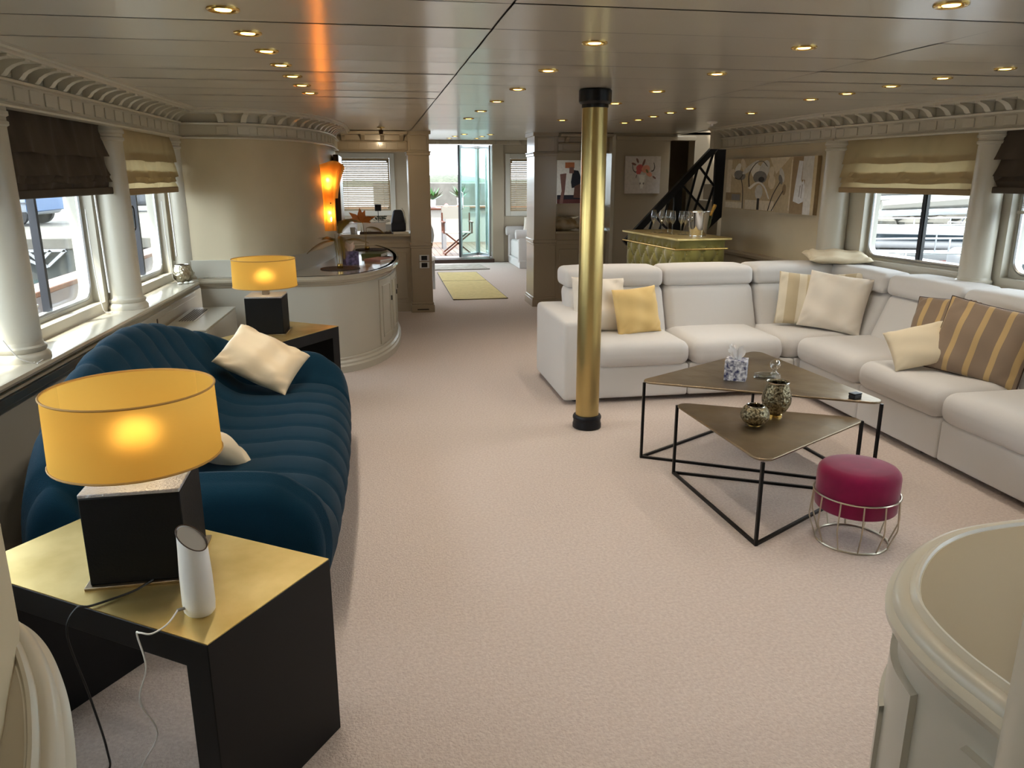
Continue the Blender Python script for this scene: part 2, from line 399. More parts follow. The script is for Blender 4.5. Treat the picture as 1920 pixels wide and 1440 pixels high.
def outer_wall(name, frame, a0, a1, wins, mat='cream', z0=.86, z1=1.78, lowb=-.05):
    m = MB(); edges = sorted(wins)
    m.box(a0, a1, .08, .22, 0, z0); m.box(a0, a1, .08, .22, z1, 2.2); prev = a0
    for xa, xb in edges: m.box(prev, xa, .08, .22, z0, z1); prev = xb
    m.box(prev, a1, .08, .22, z0, z1); m.box(a0, a1, lowb, .08, 0, .76)
    o = m.build(name, mat, loc=frame[0], rz=frame[1]); tag(o, kind='structure'); return o
FL = (Vector((-1.57, 5.2, 0)), math.atan2(1, .03))
FR = (Vector((3.98, 5.2, 0)), math.atan2(-1, .135))
LWIN = [(-7.2, -6.0), (-5.75, -4.5), (-4.25, -3.02), (-2.78, -1.58), (-1.32, -.13), (.15, 1.36)]
outer_wall('wall_left', FL, -8.4, 1.75, LWIN)
mu = [-6.6, -5.1, -3.6, -2.1, -.66, .98]
for (xa, xb), mm in zip(LWIN, mu): window(FL, xa, xb, .86, 1.78, mm, .72 if xa == .15 else False)
# right wall: local x runs towards the camera
RWIN = [(-.72, .36), (.62, 1.86), (2.12, 3.36), (3.62, 4.86), (5.1, 6.3), (6.6, 7.8)]
outer_wall('wall_right', FR, -1.12, 8.4, RWIN, z0=.94, z1=1.8, lowb=.06)
for (xa, xb), mm in zip(RWIN, [-.2, 1.2, 2.7, 4.2, 5.7, 7.2]): window(FR, xa, xb, .94, 1.8, mm)
def fl(a, b, z=0): c, s = math.cos(FL[1]), math.sin(FL[1]); return (FL[0].x + a * c - b * s, FL[0].y + a * s + b * c, z)
def fr(a, b, z=0): c, s = math.cos(FR[1]), math.sin(FR[1]); return (FR[0].x + a * c - b * s, FR[0].y + a * s + b * c, z)
# sills
SP = [(-.14, .75), (-.125, .745), (-.105, .752), (-.12, .765), (-.135, .772), (-.142, .785), (-.135, .797), (-.125, .8), (.16, .8), (.16, .75)]
def sill(name, F, a0, a1, dz=0, ext=0):
    m = MB(); m.prism([(p[0] - (ext if p[0] < 0 else 0), p[1] + dz) for p in SP], a0, a1, lambda b, z, a: (a, b, z)); o = m.build(name, 'sill_paint', loc=F[0], rz=F[1]); tag(o, kind='structure'); return o
sill('trim_1', FL, -8.4, 1.45); sill('trim_2', FR, -1.1, 8.4, .05, -.11)
# shallow panel joints and a bead below the left sill
m = MB(); m.box(-8.4, 1.42, -.062, -.045, .66, .7); o = m.build('trim_3', 'cream', loc=FL[0], rz=FL[1], bevel=.004); tag(o, kind='structure')
m = MB(); m.box(.38, .4, -.053, -.045, .3, .66); o = m.build('trim_4', 'dark_brown', loc=FL[0], rz=FL[1]); tag(o, kind='structure')
# cornices
lp = [fl(a, -.1)[:2] for a in (-8.4, 1.28)]; cornice('trim_5', lp, -1, s0=4.15)
rp = [fr(a, -.1)[:2] for a in (-1.0, 8.4)]; cornice('trim_6', rp, -1, s0=.12, s1=5.5)
# columns standing on the sills
def column(F, a, label, z0=.8, r=.1, ztop=1.886, b=0.0, group='round columns along the window walls'):
    t = thing('column', label, 'column', (F[0] + Matrix.Rotation(F[1], 3, 'Z') @ Vector((a, b, z0))), F[1], group)
    h = ztop - z0
    MB().lathe([(r, .085), (r * .985, h * .5), (r * .93, h - .075)], 28).build('shaft', 'cream', t)
    MB().lathe([(r * 1.28, 0), (r * 1.28, .02), (r * 1.2, .032), (r * 1.1, .04), (r * 1.16, .05), (r * 1.16, .062), (r * 1.04, .07), (r, .087)], 28).build('base', 'cream', t)
    MB().lathe([(r * .94, h - .08), (r * 1.03, h - .074), (r * 1.03, h - .06), (r * .95, h - .055), (r * .95, h - .04), (r * 1.06, h - .034), (r * 1.06, h - .018), (r * 1.0, h - .016), (r * 1.0, h)], 28).build('capital', 'cream', t)
    return t
column(FL, -1.45, 'cream column on the left sill between the dark brown blind and the picture edge', r=.098)
column(FL, 0.0, 'cream column on the left sill between the dark brown blind and the beige blind', r=.098)
column(FL, 1.46, 'cream column on the left sill next to the silver votive and the curved wall', r=.085)
column(FL, -2.92, 'cream column on the left sill nearest the camera', r=.098)
column(FR, -.98, 'wide cream column between the flower painting and the right-hand window', .85, .115)
column(FR, .49, 'cream column between the beige blind and the dark blind on the right', .85, .1)
column(FR, 1.99, 'cream column on the right wall beyond the dark blind, behind the white sofa', .85, .1)
# ------------------------------------------------------------------ curved wall with console
WP = smooth([(-1.75, 6.62), (-1.3, 6.6), (-1.05, 6.6), (-.84, 6.72), (-.66, 7.0), (-.53, 7.4), (-.45, 7.85), (-.42, 8.3), (-.42, 8.9), (-.42, 9.52)], 8)
o = MB().sweep(WP, [(0, .95), (0, 2.1), (.06, 2.1), (.06, .95)], 1).build('wall_curved', 'plaster'); tag(o, kind='structure')
DP = offset(WP, -.012)
o = MB().sweep(DP, [(0, .8), (0, .94), (-.004, .946), (-.004, .952), (.05, .952), (.05, .8)], 1).build('trim_7', 'cream_grey'); tag(o, kind='structure')
cornice('trim_8', offset(WP, -.03), -1, s0=.62, s1=3.0)
CO = smooth([(-1.4, 6.46), (-1.1, 6.45), (-.62, 6.43), (-.32, 6.47), (-.08, 6.68), (.09, 7.05), (.18, 7.5), (.215, 8.0), (.2, 8.5), (.13, 9.0), (.02, 9.42)], 8)
con = thing('console_cabinet', 'cream curved console cabinet built around the plaster wall, under the amber wall lamp', 'cabinet', (0, 0, 0))
inr = offset(CO, .045)
m = MB(); m.sweep(inr, [(0, 0), (0, .77), (.03, .77), (.03, 0)], 1); m.build('body', 'cream_grey', con)
m = MB(); m.sweep(CO, [(.0, 0), (0, .055), (.012, .07), (.012, .085), (.028, .1), (.028, .118), (.04, .125), (.06, .125), (.06, 0)], 1); m.build('plinth', 'cream_grey', con)
m = MB(); m.prism([p for p in CO if p[0] > -1.38] + [p for p in WP[::-1] if p[0] > -1.38 and p[1] < 9.42], .806, .82); m.sweep(CO, [(.04, .735), (.03, .745), (.026, .757), (.014, .762), (.006, .775), (-.006, .783), (-.008, .797), (.0, .806), (.008, .818), (.02, .82), (.05, .82), (.05, .735)], 1); m.build('worktop', 'counter', con)
S = arclen(inr)
def curved_door(par, path, s0, s1, z0, z1, mat, sg=-1, knob=True, fr_=.055):
    d = MB(); d.sweep(sub(path, s0, s1), [(0, z0), (.012, z0 + .004), (.012, z1 - .004), (0, z1)], sg)
    ob = d.build('door', mat, par)
    f = MB(); q = sub(path, s0 + fr_, s1 - fr_)
    for za, zb in ((z0 + fr_, z0 + fr_ + .02), (z1 - fr_ - .02, z1 - fr_)): f.sweep(q, [(.01, za), (.02, za + .005), (.02, zb - .005), (.01, zb)], sg)
    for sa in (s0 + fr_, s1 - fr_ - .02): f.sweep(sub(path, sa, sa + .02), [(.01, z0 + fr_), (.02, z0 + fr_ + .004), (.02, z1 - fr_ - .004), (.01, z1 - fr_)], sg)
    f.build('door_moulding', mat, ob)
    if knob:
        p, a = at(path, arclen(path), s1 - .028); n = (math.sin(a), -math.cos(a)) if sg < 0 else (-math.sin(a), math.cos(a))
        k = MB(); k.box(-.007, .007, -.012, .012, -.022, .022); k.build('lock', 'black_rubber', ob, loc=(p[0] + n[0] * .016, p[1] + n[1] * .016, (z0 + z1) / 2 + .08), rz=a, bevel=.004)
for s0 in (1.62, 2.02, 2.42, 2.82): curved_door(con, inr, s0, s0 + .385, .14, .72, 'cream_grey')
# ------------------------------------------------------------------ partition with two pass-throughs
def pier(name, x0, x1, y0, y1, zt, mat='taupe'):
    t = struct(name)
    MB().box(x0, x1, y0, y1, 0, zt).build('shaft', mat, t, bevel=.004)
    MB().box(x0 - .018, x1 + .018, y0 - .018, y1 + .018, 0, .09).box(x0 - .01, x1 + .01, y0 - .01, y1 + .01, .09, .12).build('base', mat, t, bevel=.006)
    MB().box(x0 - .012, x1 + .012, y0 - .012, y1 + .012, .8, .84).box(x0 - .006, x1 + .006, y0 - .006, y1 + .006, .77, .8).build('rail_moulding', mat, t, bevel=.006)
    MB().box(x0 - .012, x1 + .012, y0 - .012, y1 + .012, 1.84, 1.875).box(x0 - .02, x1 + .02, y0 - .02, y1 + .02, 1.875, 1.89).build('capital_moulding', mat, t, bevel=.005)
    MB().box(x0 + .03, x1 - .03, y0 - .008, y0, 1.9, 2.06).build('capital_panel', mat, t, bevel=.003)
    MB().box(x0 - .02, x1 + .02, y0 - .02, y1 + .02, 2.075, zt + .005).build('crown', mat, t, bevel=.006)
    return t
p1 = pier('wall_pier_1', .405, .655, 9.42, 9.85, 2.11); p2 = pier('wall_pier_2', 1.94, 2.22, 9.6, 10.08, 2.12)
m = MB(); m.box(.46, .6, 9.398, 9.42, .03, .042); m.build('floor_vent', 'black_rubber', p1)
for k, z in enumerate((.62, .535)):
    sw = MB().box(.5, .62, 9.408, 9.42, z, z + .075).build('wall_switch', 'alu', bevel=.004); tag(sw, 'square metal framed black switch on the left pier, ' + ('upper of the pair' if k == 0 else 'lower of the pair'), 'switch', 'switches on the left pier')
    MB().box(.525, .595, 9.405, 9.409, z + .012, z + .063).build('switch_button', 'black_gloss', sw)
def passwall(name, x0, x1, y0, ld, zl=.94):
    t = struct(name)
    MB().box(x0, x1, y0, y0 + .2, 0, zl - .03).build('wall_panel', 'taupe', t)
    MB().box(x0, x1, y0 - .04, y0 + .55, zl - .03, zl).build('ledge', 'counter', t, bevel=.006)
    MB().box(x0, x1, y0 - .012, y0, .78, .83).box(x0, x1, y0 - .008, y0, 0, .1).build('rail_moulding', 'taupe', t, bevel=.004)
    n = max(1, round((x1 - x0) / .42)); w = (x1 - x0) / n
    for k in range(n): MB().box(x0 + w * k + .05, x0 + w * (k + 1) - .05, y0 - .01, y0, .16, .72).build('panel', 'taupe', t, bevel=.006)
    MB().box(x0, x1, y0, y0 + .2, 1.89, 2.13).build('header', 'taupe', t)
    MB().box(x0, x1, y0 - .014, y0, 1.878, 1.896).build('header_bead', 'taupe', t, bevel=.003)
    return t
passwall('wall_pass_1', -.42, .405, 9.5, 0); passwall('wall_pass_2', 2.22, 2.9, 9.62, 0)
for nm, x0, x1, y0 in (('trim_9', -.42, .4, 9.49), ('trim_10', 2.24, 2.9, 9.61)):
    c = cornice(nm, [(x0, y0), (x1, y0)], -1, s0=.1, s1=x1 - x0 - .02, step=.22, mat='taupe')
# wall with the stair opening on the right
wb = MB(); wb.box(2.9, 3.63, 9.5, 9.7, 0, 2.13); wb.box(3.95, 4.6, 9.5, 9.7, 0, 2.13); wb.box(3.63, 3.95, 9.5, 9.7, 2.04, 2.13); wb.box(3.6, 4.6, 10.4, 10.5, 0, 2.4); wb.box(4.5, 4.6, 7.9, 10.4, 0, 2.4); wb.box(3.57, 3.63, 9.7, 10.45, 0, 2.3)
o = wb.build('wall_back_right', 'taupe'); tag(o, kind='structure')
o = MB().box(2.88, 2.93, 9.485, 9.72, 0, 2.1).build('trim_11', 'cream', bevel=.006); tag(o, kind='structure')
o = MB().box(2.93, 3.95, 9.47, 9.5, 2.03, 2.08).build('trim_12', 'taupe', bevel=.006); tag(o, kind='structure')
# far part of the right wall, with the flower painting
FW = [(3.80, 6.2), (3.745, 8.15)]
w = MB().sweep(FW, [(0, 0), (0, 2.1), (-.12, 2.1), (-.12, 0)], 1).build('wall_right_far', 'plaster'); tag(w, kind='structure')
w = MB().sweep(FW, [(0, .8), (.05, .805), (.055, .83), (.04, .845), (0, .85)], 1).sweep(FW, [(0, 0), (.03, 0), (.03, .8), (0, .8)], 1).build('trim_13', 'taupe'); tag(w, kind='structure')
for k in range(4): MB().box(-.01, .012, -.2, .2, .15, .68).build('wainscot_panel', 'taupe', w, loc=(3.765 - .013 * k, 6.5 + .46 * k, 0), rz=.028, bevel=.006)
cornice('trim_14', [(3.745, 6.1), (3.695, 8.2)], 1, s0=.1, step=.155)
o = MB().box(3.6, 4.5, 8.15, 8.25, 1.89, 2.12).build('trim_15', 'cream'); tag(o, kind='structure')
column(((Vector((3.80, 8.07, 0)), math.pi / 2)), 0, 'slim cream column at the far end of the painting wall, next to the stair', .85, .05, 1.886, 0, None)
o = MB().box(3.72, 4.55, 8.15, 8.25, 0, .84).build('wall_stair_side', 'taupe'); tag(o, kind='structure')
# stairwell shaft up to the deck above
sw = MB(); sw.box(3.66, 3.72, 8.1, 9.55, 2.1, 3.3); sw.box(3.72, 4.6, 8.05, 8.15, 2.1, 3.3); sw.box(3.72, 4.6, 9.5, 9.6, 2.1, 3.3); sw.box(4.5, 4.6, 8.1, 9.6, 2.1, 3.3)
o = sw.build('wall_stairwell', 'taupe'); tag(o, kind='structure')
# room behind the camera
o = MB().box(-2, 4.9, -3.3, -3.2, 0, 2.1).build('wall_rear', 'cream'); tag(o, kind='structure')
# ------------------------------------------------------------------ far room
o = MB().box(3.8, 4.6, 7.9, 8.0, .0, 2.3).build('wall_stair_end', 'taupe'); tag(o, kind='structure')
far = MB(); Z2 = 2.32
far.box(-1.2, -.66, 15, 15.2, 0, Z2); far.box(-.66, .36, 15, 15.2, 0, .94); far.box(-.66, .36, 15, 15.2, 1.97, Z2); far.box(.36, .62, 15, 15.2, 0, Z2)
far.box(.62, 2.22, 15, 15.2, 2.21, Z2); far.box(2.22, 2.5, 15, 15.2, 0, Z2); far.box(2.5, 3.3, 15, 15.2, 0, .92); far.box(2.5, 3.3, 15, 15.2, 1.97, Z2); far.box(3.3, 3.8, 15, 15.2, 0, Z2)
o = far.build('wall_far', 'taupe'); tag(o, kind='structure')
o = MB().box(2.22, 2.44, 14.97, 15, 0, 2.2).build('trim_16', 'taupe', bevel=.006); tag(o, kind='structure')
o = MB().box(.1, 3.6, 14.9, 15, 2.18, 2.26).build('trim_17', 'taupe', bevel=.01); tag(o, kind='structure')
for k in range(12): MB().box(-.02, .02, -.02, .05, -.03, .03).build('corbel', 'taupe', o, loc=(.75 + .22 * k, 14.87, 2.215), bevel=.008)
o = MB().box(-1.35, -1.2, 9.4, 10.3, 0, 2.3).box(-1.35, -1.2, 14.4, 15.2, 0, 2.3).box(-1.35, -1.2, 10.3, 14.4, 0, .95).box(-1.35, -1.2, 10.3, 14.4, 1.85, 2.3).box(-1.35, -1.2, 12.2, 12.5, .95, 1.85).build('wall_far_left', 'taupe'); tag(o, kind='structure')
wm = MB(); wm.box(3.6, 3.75, 10.5, 10.75, 0, 2.3).box(3.6, 3.75, 11.75, 12.6, 0, 2.3).box(3.6, 3.75, 14.5, 15.2, 0, 2.3).box(3.6, 3.75, 12.6, 14.5, 0, .9).box(3.6, 3.75, 12.6, 14.5, 1.85, 2.3).box(3.6, 3.75, 10.75, 11.75, 0, .9).box(3.6, 3.75, 10.75, 11.75, 1.85, 2.3)
o = wm.build('wall_far_right', 'taupe'); tag(o, kind='structure')
o = MB().box(2.7, 3.6, 12.25, 12.35, 0, 2.25).build('wall_nook', 'taupe'); tag(o, kind='structure')
def far_window(xa, xb, z0, z1, y, nsl, lab):
    WN[0] += 1; w = struct('window_%d' % WN[0])
    m = MB(); m.box(xa - .09, xa, y - .03, y, z0 - .09, z1 + .09).box(xb, xb + .09, y - .03, y, z0 - .09, z1 + .09).box(xa, xb, y - .03, y, z1, z1 + .09).box(xa, xb, y - .03, y, z0 - .09, z0); m.build('window_frame', 'cream_grey', w, bevel=.005)
    m = MB(); ringplate(m, xa, xb, z0, z1, .08, .03, y + .05, y + .1); m.build('window_rim', 'slat', w)
    MB().box(xa, xb, y + .07, y + .075, z0, z1).build('pane', 'pane', w)
    b = thing('venetian_blind', lab, 'blind', (0, 0, 0)); h = (z1 - z0)
    MB().box(xa + .01, xb - .01, y - .0, y + .045, z1 - .03, z1).build('headrail', 'slat', b)
    src = None
    for k in range(nsl):
        z = z0 + .03 + (h - .07) * k / (nsl - 1)
        if src is None:
            s = MB(); W = (xb - xa) / 2 - .015; s.add([(-W, -.013, -.0125), (W, -.013, -.0125), (W, .013, .0115), (-W, .013, .0115), (-W, -.013, -.0115), (W, -.013, -.0115), (W, .013, .0125), (-W, .013, .0125)], [(0, 1, 2, 3), (4, 5, 6, 7), (0, 1, 5, 4), (2, 3, 7, 6), (0, 3, 7, 4), (1, 2, 6, 5)])
            src = s.build('slat', 'slat', b, loc=((xa + xb) / 2, y + .022, z))
        else: inst(src, 'slat', b, ((xa + xb) / 2, y + .022, z))
    for x in (xa + .12, xb - .12): MB().bar((x, y + .002, z0 + .02), (x, y + .002, z1 - .02), .006).build('ladder_cord', 'slat', b)
    MB().box(xa + .01, xb - .01, y + .005, y + .04, z0 + .005, z0 + .02).build('bottom_rail', 'slat', b)
far_window(-.6, .3, .99, 1.93, 15.0, 27, 'brown slatted blind over the far window behind the left pass-through')
far_window(2.56, 3.25, .96, 1.93, 15.0, 27, 'brown slatted blind over the far window right of the glass doors')
# ------------------------------------------------------------------ brass pillar
t = thing('pillar', 'tall brass pillar with black collars standing in front of the white sofa', 'pillar', (1.32, 4.72, 0))
MB().lathe([(.076, .06), (.076, 2.02)], 40).build('shaft', 'brass', t)
MB().lathe([(.088, 0), (.094, .006), (.094, .03), (.09, .04), (.09, .062), (.094, .066), (.094, .078), (.088, .088), (.08, .09), (.076, .09)], 40).build('base_collar', 'black_gloss', t)
MB().lathe([(.0765, 1.995), (.08, 1.998), (.08, 2.015), (.09, 2.02), (.098, 2.03), (.098, 2.092), (.09, 2.1)], 40).build('top_collar', 'black_gloss', t)
# ------------------------------------------------------------------ white sectional sofa
sofa = thing('sectional_sofa', 'large white L-shaped sectional sofa with headrests along the right windows', 'sofa', (0, 0, 0))
def LM(a, d, z): return (a, 5.2 + d, z)
def RM(a, d, z): return (3.07 + d, a, z)
def block(name, mp, a0, a1, d0, d1, z0, z1, r, puff=0, lean=0, parent=sofa, mat='white_fabric', bend=0):
    ca, cdp, cz = (a0 + a1) / 2, (d0 + d1) / 2, (z0 + z1) / 2; ha, hd, hz = (a1 - a0) / 2, (d1 - d0) / 2, (z1 - z0) / 2
    def fn(x, y, z):
        yy = y + lean * (z + hz)
        if bend and z > -hz * .2: yy -= 0
        return mp(ca + x, cdp + yy, cz + z + bend * max(0, -y / hd) ** 2 * (1 if z > 0 else 0))
    return rbox(ha, hd, hz, r, puff, fn).build(name, mat, parent, ang=60)
G = .004
# plinths
for a0, a1 in ((1.5, 2.232), (2.232, 3.07)): block('base', LM, a0, a1 - .003, .03, 1.0, .035, .275, .02)
for a0, a1 in ((2.7, 3.7), (3.7, 4.475), (4.475, 5.23)): block('base', RM, a0, a1 - .005, .03, .98, .035, .275, .02)
block('base', RM, 5.23, 6.15, .0, .8, .035, .275, .02)
block('arm', LM, 1.275, 1.505, .02, .98, .03, .612, .035, puff=.008)
block('arm', RM, 2.48, 2.71, .02, .96, .03, .612, .035, puff=.008)
for a0, a1 in ((1.505, 2.232), (2.232, 2.97)): block('seat_cushion', LM, a0 + G, a1 - G, -.01, .8, .262, .445, .075, puff=.012)
m = rbox(.49, .42, .088, .08, .015, lambda x, y, z: (3.455 + x, 5.66 + y, .35 + z)).build('seat_cushion', 'white_fabric', sofa, ang=60)
for a0, a1 in ((4.475, 5.25), (3.70, 4.475), (2.71, 3.70)): block('seat_cushion', RM, a0 + G, a1 - G, -.01, .8, .262, .445, .075, puff=.012)
for a0, a1 in ((1.44, 2.25), (2.25, 3.02), (3.02, 3.76)):
    block('backrest', LM, a0 + G, a1 - G, .5, .74, .36, .775, .07, lean=.42); block('headrest', LM, a0 + G, a1 - G, .66, 1.0, .752, .9, .048, puff=.012, lean=.1)
for a0, a1 in ((4.42, 5.19), (3.68, 4.42), (2.72, 3.68)):
    block('backrest', RM, a0 + G, a1 - G, .5, .74, .36, .775, .07, lean=.42); block('headrest', RM, a0 + G, a1 - G, .64, .98, .752, .9, .048, puff=.012, lean=.1)
block('backrest', RM, 5.19 + G, 5.9, .5, .70, .36, .775, .07, lean=.42); block('headrest', RM, 5.19 + G, 5.95, .62, .88, .752, .9, .048, puff=.012, lean=.1)
for x, y in ((1.4, 5.35), (1.6, 6.1), (3.2, 5.1), (3.2, 3.9), (3.9, 3.0), (3.2, 2.8)): MB().lathe([(.03, 0), (.03, .04)], 10, (x, y)).build('foot', 'black_rubber', sofa)
# ------------------------------------------------------------------ cushions
def pillow(name, label, w, h, th, mat, c, az, tilt, roll=0, seed=0, cat='cushion', stripes=None, piping=None, wr=.012, sag=.05):
    """az: compass direction (deg, 0=+x, 90=+y) the face looks to; tilt: degrees leaning back"""
    rnd = random.Random(seed); n = 22; m = MB(); ph = [rnd.uniform(0, 6.28) for _ in range(8)]
    top = []; bot = []
    for i in range(n + 1):
        a = []; b = []
        for j in range(n + 1):
            u = -math.cos(PI * i / n); v = -math.cos(PI * j / n)
            u = .6 * u + .4 * (2 * i / n - 1); v = .6 * v + .4 * (2 * j / n - 1)
            f = max(0, (1 - abs(u) ** 2.6)) * max(0, (1 - abs(v) ** 2.6)); f = f ** .48
            pin = 1 - sag * (1 - v * v) * abs(u) ** 2; pin2 = 1 - sag * (1 - u * u) * abs(v) ** 2
            x = u * w / 2 * pin; y = v * h / 2 * pin2
            wn = wr * math.sin(5 * u + 3 * v + ph[0]) * math.sin(4 * v - 2.5 * u + ph[1]) + wr * .6 * math.sin(11 * (u * .7 + v * .7) + ph[2]) * abs(u * v)
            corner = max(0, abs(u) + abs(v) - 1.1) * wr * 1.2 * math.sin(16 * (u - v) + ph[3])
            a.append((x, y, th / 2 * f + (wn + corner) * min(1, f * 2))); b.append((x, y, -th / 2 * f + wn * .5 * f))
        top.append(a); bot.append(b)
    m.grid(top); k = len(m.f)
    m.grid([r[::-1] for r in bot])
    if stripes:
        nv = n + 1
        for half in (0, 1):
            for i in range(n):
                for j in range(n):
                    x = m.v[half * nv * nv + i * nv][0] / w + .5; x2 = (m.v[half * nv * nv + (i + 1) * nv][0] / w + .5 + x) / 2
                    m.mi[half * n * n + i * n + j] = 0
    weld(m)
    o = m.build(name, mat, ang=70)
    t_, r_ = math.radians(tilt), math.radians(roll); A = math.radians(az)
    fdir = Vector((math.cos(A) * math.cos(t_), math.sin(A) * math.cos(t_), math.sin(t_)))
    up = Vector((-math.cos(A) * math.sin(t_), -math.sin(A) * math.sin(t_), math.cos(t_))); rt = up.cross(fdir)
    M = Matrix((rt, up, fdir)).transposed().to_4x4() @ Matrix.Rotation(r_, 4, 'Z')
    o.matrix_world = Matrix.Translation(c) @ M
    tag(o, label, cat)
    if piping:
        q = [(x, y) for x, y in [(-1, -1), (1, -1), (1, 1), (-1, 1)]]
        pts = [top[i][0] for i in range(n + 1)] + [top[n][j] for j in range(1, n + 1)] + [top[i][n] for i in range(n - 1, -1, -1)] + [top[0][j] for j in range(n - 1, 0, -1)]
        MB().tube([(p[0], p[1], 0) for p in pts], .004, 5, closed=True).build('piping', piping, o)
    return o
def stripe_mat(name, rgb, rgb2, cycles, frac):
    m = pm(name, rgb, .75, sheen=.15); nt = m.node_tree; b = nt.nodes['Principled BSDF']
    tc = nt.nodes.new('ShaderNodeTexCoord'); sx = nt.nodes.new('ShaderNodeSeparateXYZ'); nt.links.new(tc.outputs['Object'], sx.inputs[0])
    mul = nt.nodes.new('ShaderNodeMath'); mul.operation = 'MULTIPLY'; mul.inputs[1].default_value = cycles; nt.links.new(sx.outputs[0], mul.inputs[0])
    fr2 = nt.nodes.new('ShaderNodeMath'); fr2.operation = 'FRACT'; nt.links.new(mul.outputs[0], fr2.inputs[0])
    gt = nt.nodes.new('ShaderNodeMath'); gt.operation = 'GREATER_THAN'; gt.inputs[1].default_value = 1 - frac; nt.links.new(fr2.outputs[0], gt.inputs[0])
    mx = nt.nodes.new('ShaderNodeMix'); mx.data_type = 'RGBA'; mx.inputs['A'].default_value = srgb(rgb); mx.inputs['B'].default_value = srgb(rgb2)
    nt.links.new(gt.outputs[0], mx.inputs['Factor']); nt.links.new(mx.outputs['Result'], b.inputs['Base Color'])
stripe_mat('brown_stripe', (132, 112, 92), (184, 154, 104), 8.5, .27)
stripe_mat('beige_stripe', (196, 180, 148), (222, 212, 190), 7.0, .4)
pillow('throw_pillow', 'yellow cotton pillow on the white sofa right of the brass pillar', .38, .36, .14, 'yellow_cotton', (1.93, 5.58, .615), -78, 16, 3, 1)
pillow('throw_pillow', 'white pillow with ruffled edge on the white sofa, partly behind the brass pillar', .44, .42, .15, 'white_cotton', (1.66, 5.68, .655), -80, 18, -4, 2, wr=.018)
pillow('throw_pillow', 'beige striped pillow in the corner of the white sofa, behind the big white pillow', .42, .42, .15, 'beige_stripe', (3.33, 5.62, .66), -115, 16, -3, 3)
pillow('throw_pillow', 'large plain white pillow in the corner of the white sofa', .47, .45, .17, 'white_cotton', (3.47, 5.42, .66), -132, 20, -6, 4, wr=.016)
pillow('throw_pillow', 'beige striped pillow of which only a corner shows above the large white pillow', .42, .42, .14, 'beige_stripe', (3.62, 5.52, .67), -140, 18, 8, 5)
pillow('throw_pillow', 'brown and gold striped pillow behind the front striped one on the white sofa', .46, .42, .14, 'brown_stripe', (3.6, 4.38, .65), -160, 26, 5, 6, piping='dark_brown')
pillow('throw_pillow', 'brown and gold striped pillow with dark piping, frontmost on the right sofa', .52, .46, .16, 'brown_stripe', (3.5, 3.93, .655), -145, 22, -8, 7, piping='dark_brown')
pillow('throw_pillow', 'small ivory pillow leaning on the brown striped pillow', .36, .28, .12, 'ivory_cotton', (3.27, 4.16, .595), -125, 40, 20, 8, wr=.006)
pillow('throw_pillow', 'cream pillow lying flat on top of the sofa corner headrests by the window', .5, .4, .09, 'ivory_cotton', (3.78, 5.95, .955), -110, 86, 0, 9)
pillow('throw_pillow', 'cream satin pillow standing on its corner on the far end of the blue sofa',   .43, .35, .15, 'cream_satin', (-.66, 4.42, .61), -60, 52, -46, 10, wr=.016)
pillow('throw_pillow', 'cream satin pillow on the blue sofa half hidden behind the big yellow lampshade', .44, .4, .14, 'cream_satin', (-.8, 3.22, .57), 40, 50, 20, 11, wr=.014)
# ------------------------------------------------------------------ blue channel-stitched sofa
bs = thing('channel_sofa', 'petrol blue knit sofa with domed back and channel stitching under the left windows', 'sofa', (0, 0, 0))
YC, HL = 3.70, 1.03; NCH = 10
def bsec(w):
    a = abs(w); e = sm(.80, .97, a); zr = .60 + .31 * max(0, math.cos(PI / 2 * min(1, a))) ** .6
    xr = -1.16 + (.30 if w > 0 else .05) * a ** 4
    fx = -.24 + .03 * (1 - a * a)
    P = [(xr - .09, .05), (xr - .12, zr * .35), (xr - .11, zr * .7), (xr - .075, zr - .07), (xr - .01, zr - .005), (xr + .055, zr - .05), (xr + .11, zr - .15), (-.92 + .3 * (xr + 1.16), .52 + .06 * (zr - .6)),
         (-.80, .445), (-.68, .42), (-.54, .42), (-.42, .425), (fx - .07, .40), (fx, .33), (fx + .015, .24), (fx - .02, .13), (fx - .07, .05)]
    zt = .575
    arm = {8: (-.86, zt + .01), 7: (-.95, zt + .015), 9: (-.7, zt), 10: (-.54, zt - .005), 11: (-.40, zt - .02), 12: (fx - .09, zt - .065), 13: (fx - .02, .44), 14: (fx + .01, .3)}
    Q = []
    for k, p in enumerate(P):
        if k in arm: q = arm[k]; p = (p[0] + (q[0] - p[0]) * e, p[1] + (max(q[1], p[1]) - p[1]) * e)
        Q.append(p)
    return smooth(Q, 4)
rows = []; NU = NCH * 10
for i in range(NU + 1):
    w = -1 + 2 * i / NU; s = bsec(w); t = (i % 10) / 10; d = .02 * (1 - (2 * t - 1) ** 2) ** .5 if i % 10 else 0
    if abs(w) > .8: d = d if abs(w) < .801 else .02
    if abs(w) >= .999: d = .0
    r = []
    for k, p in enumerate(s):
        p0, p1 = s[max(k - 1, 0)], s[min(k + 1, len(s) - 1)]; tx, tz = p1[0] - p0[0], p1[1] - p0[1]; l = math.hypot(tx, tz) or 1
        nx, nz = -tz / l, tx / l; fade = min(1, k / 6, (len(s) - 1 - k) / 4 + .2)
        r.append((p[0] + nx * d * fade, YC + HL * w, p[1] + nz * d * fade))
    rows.append(r)
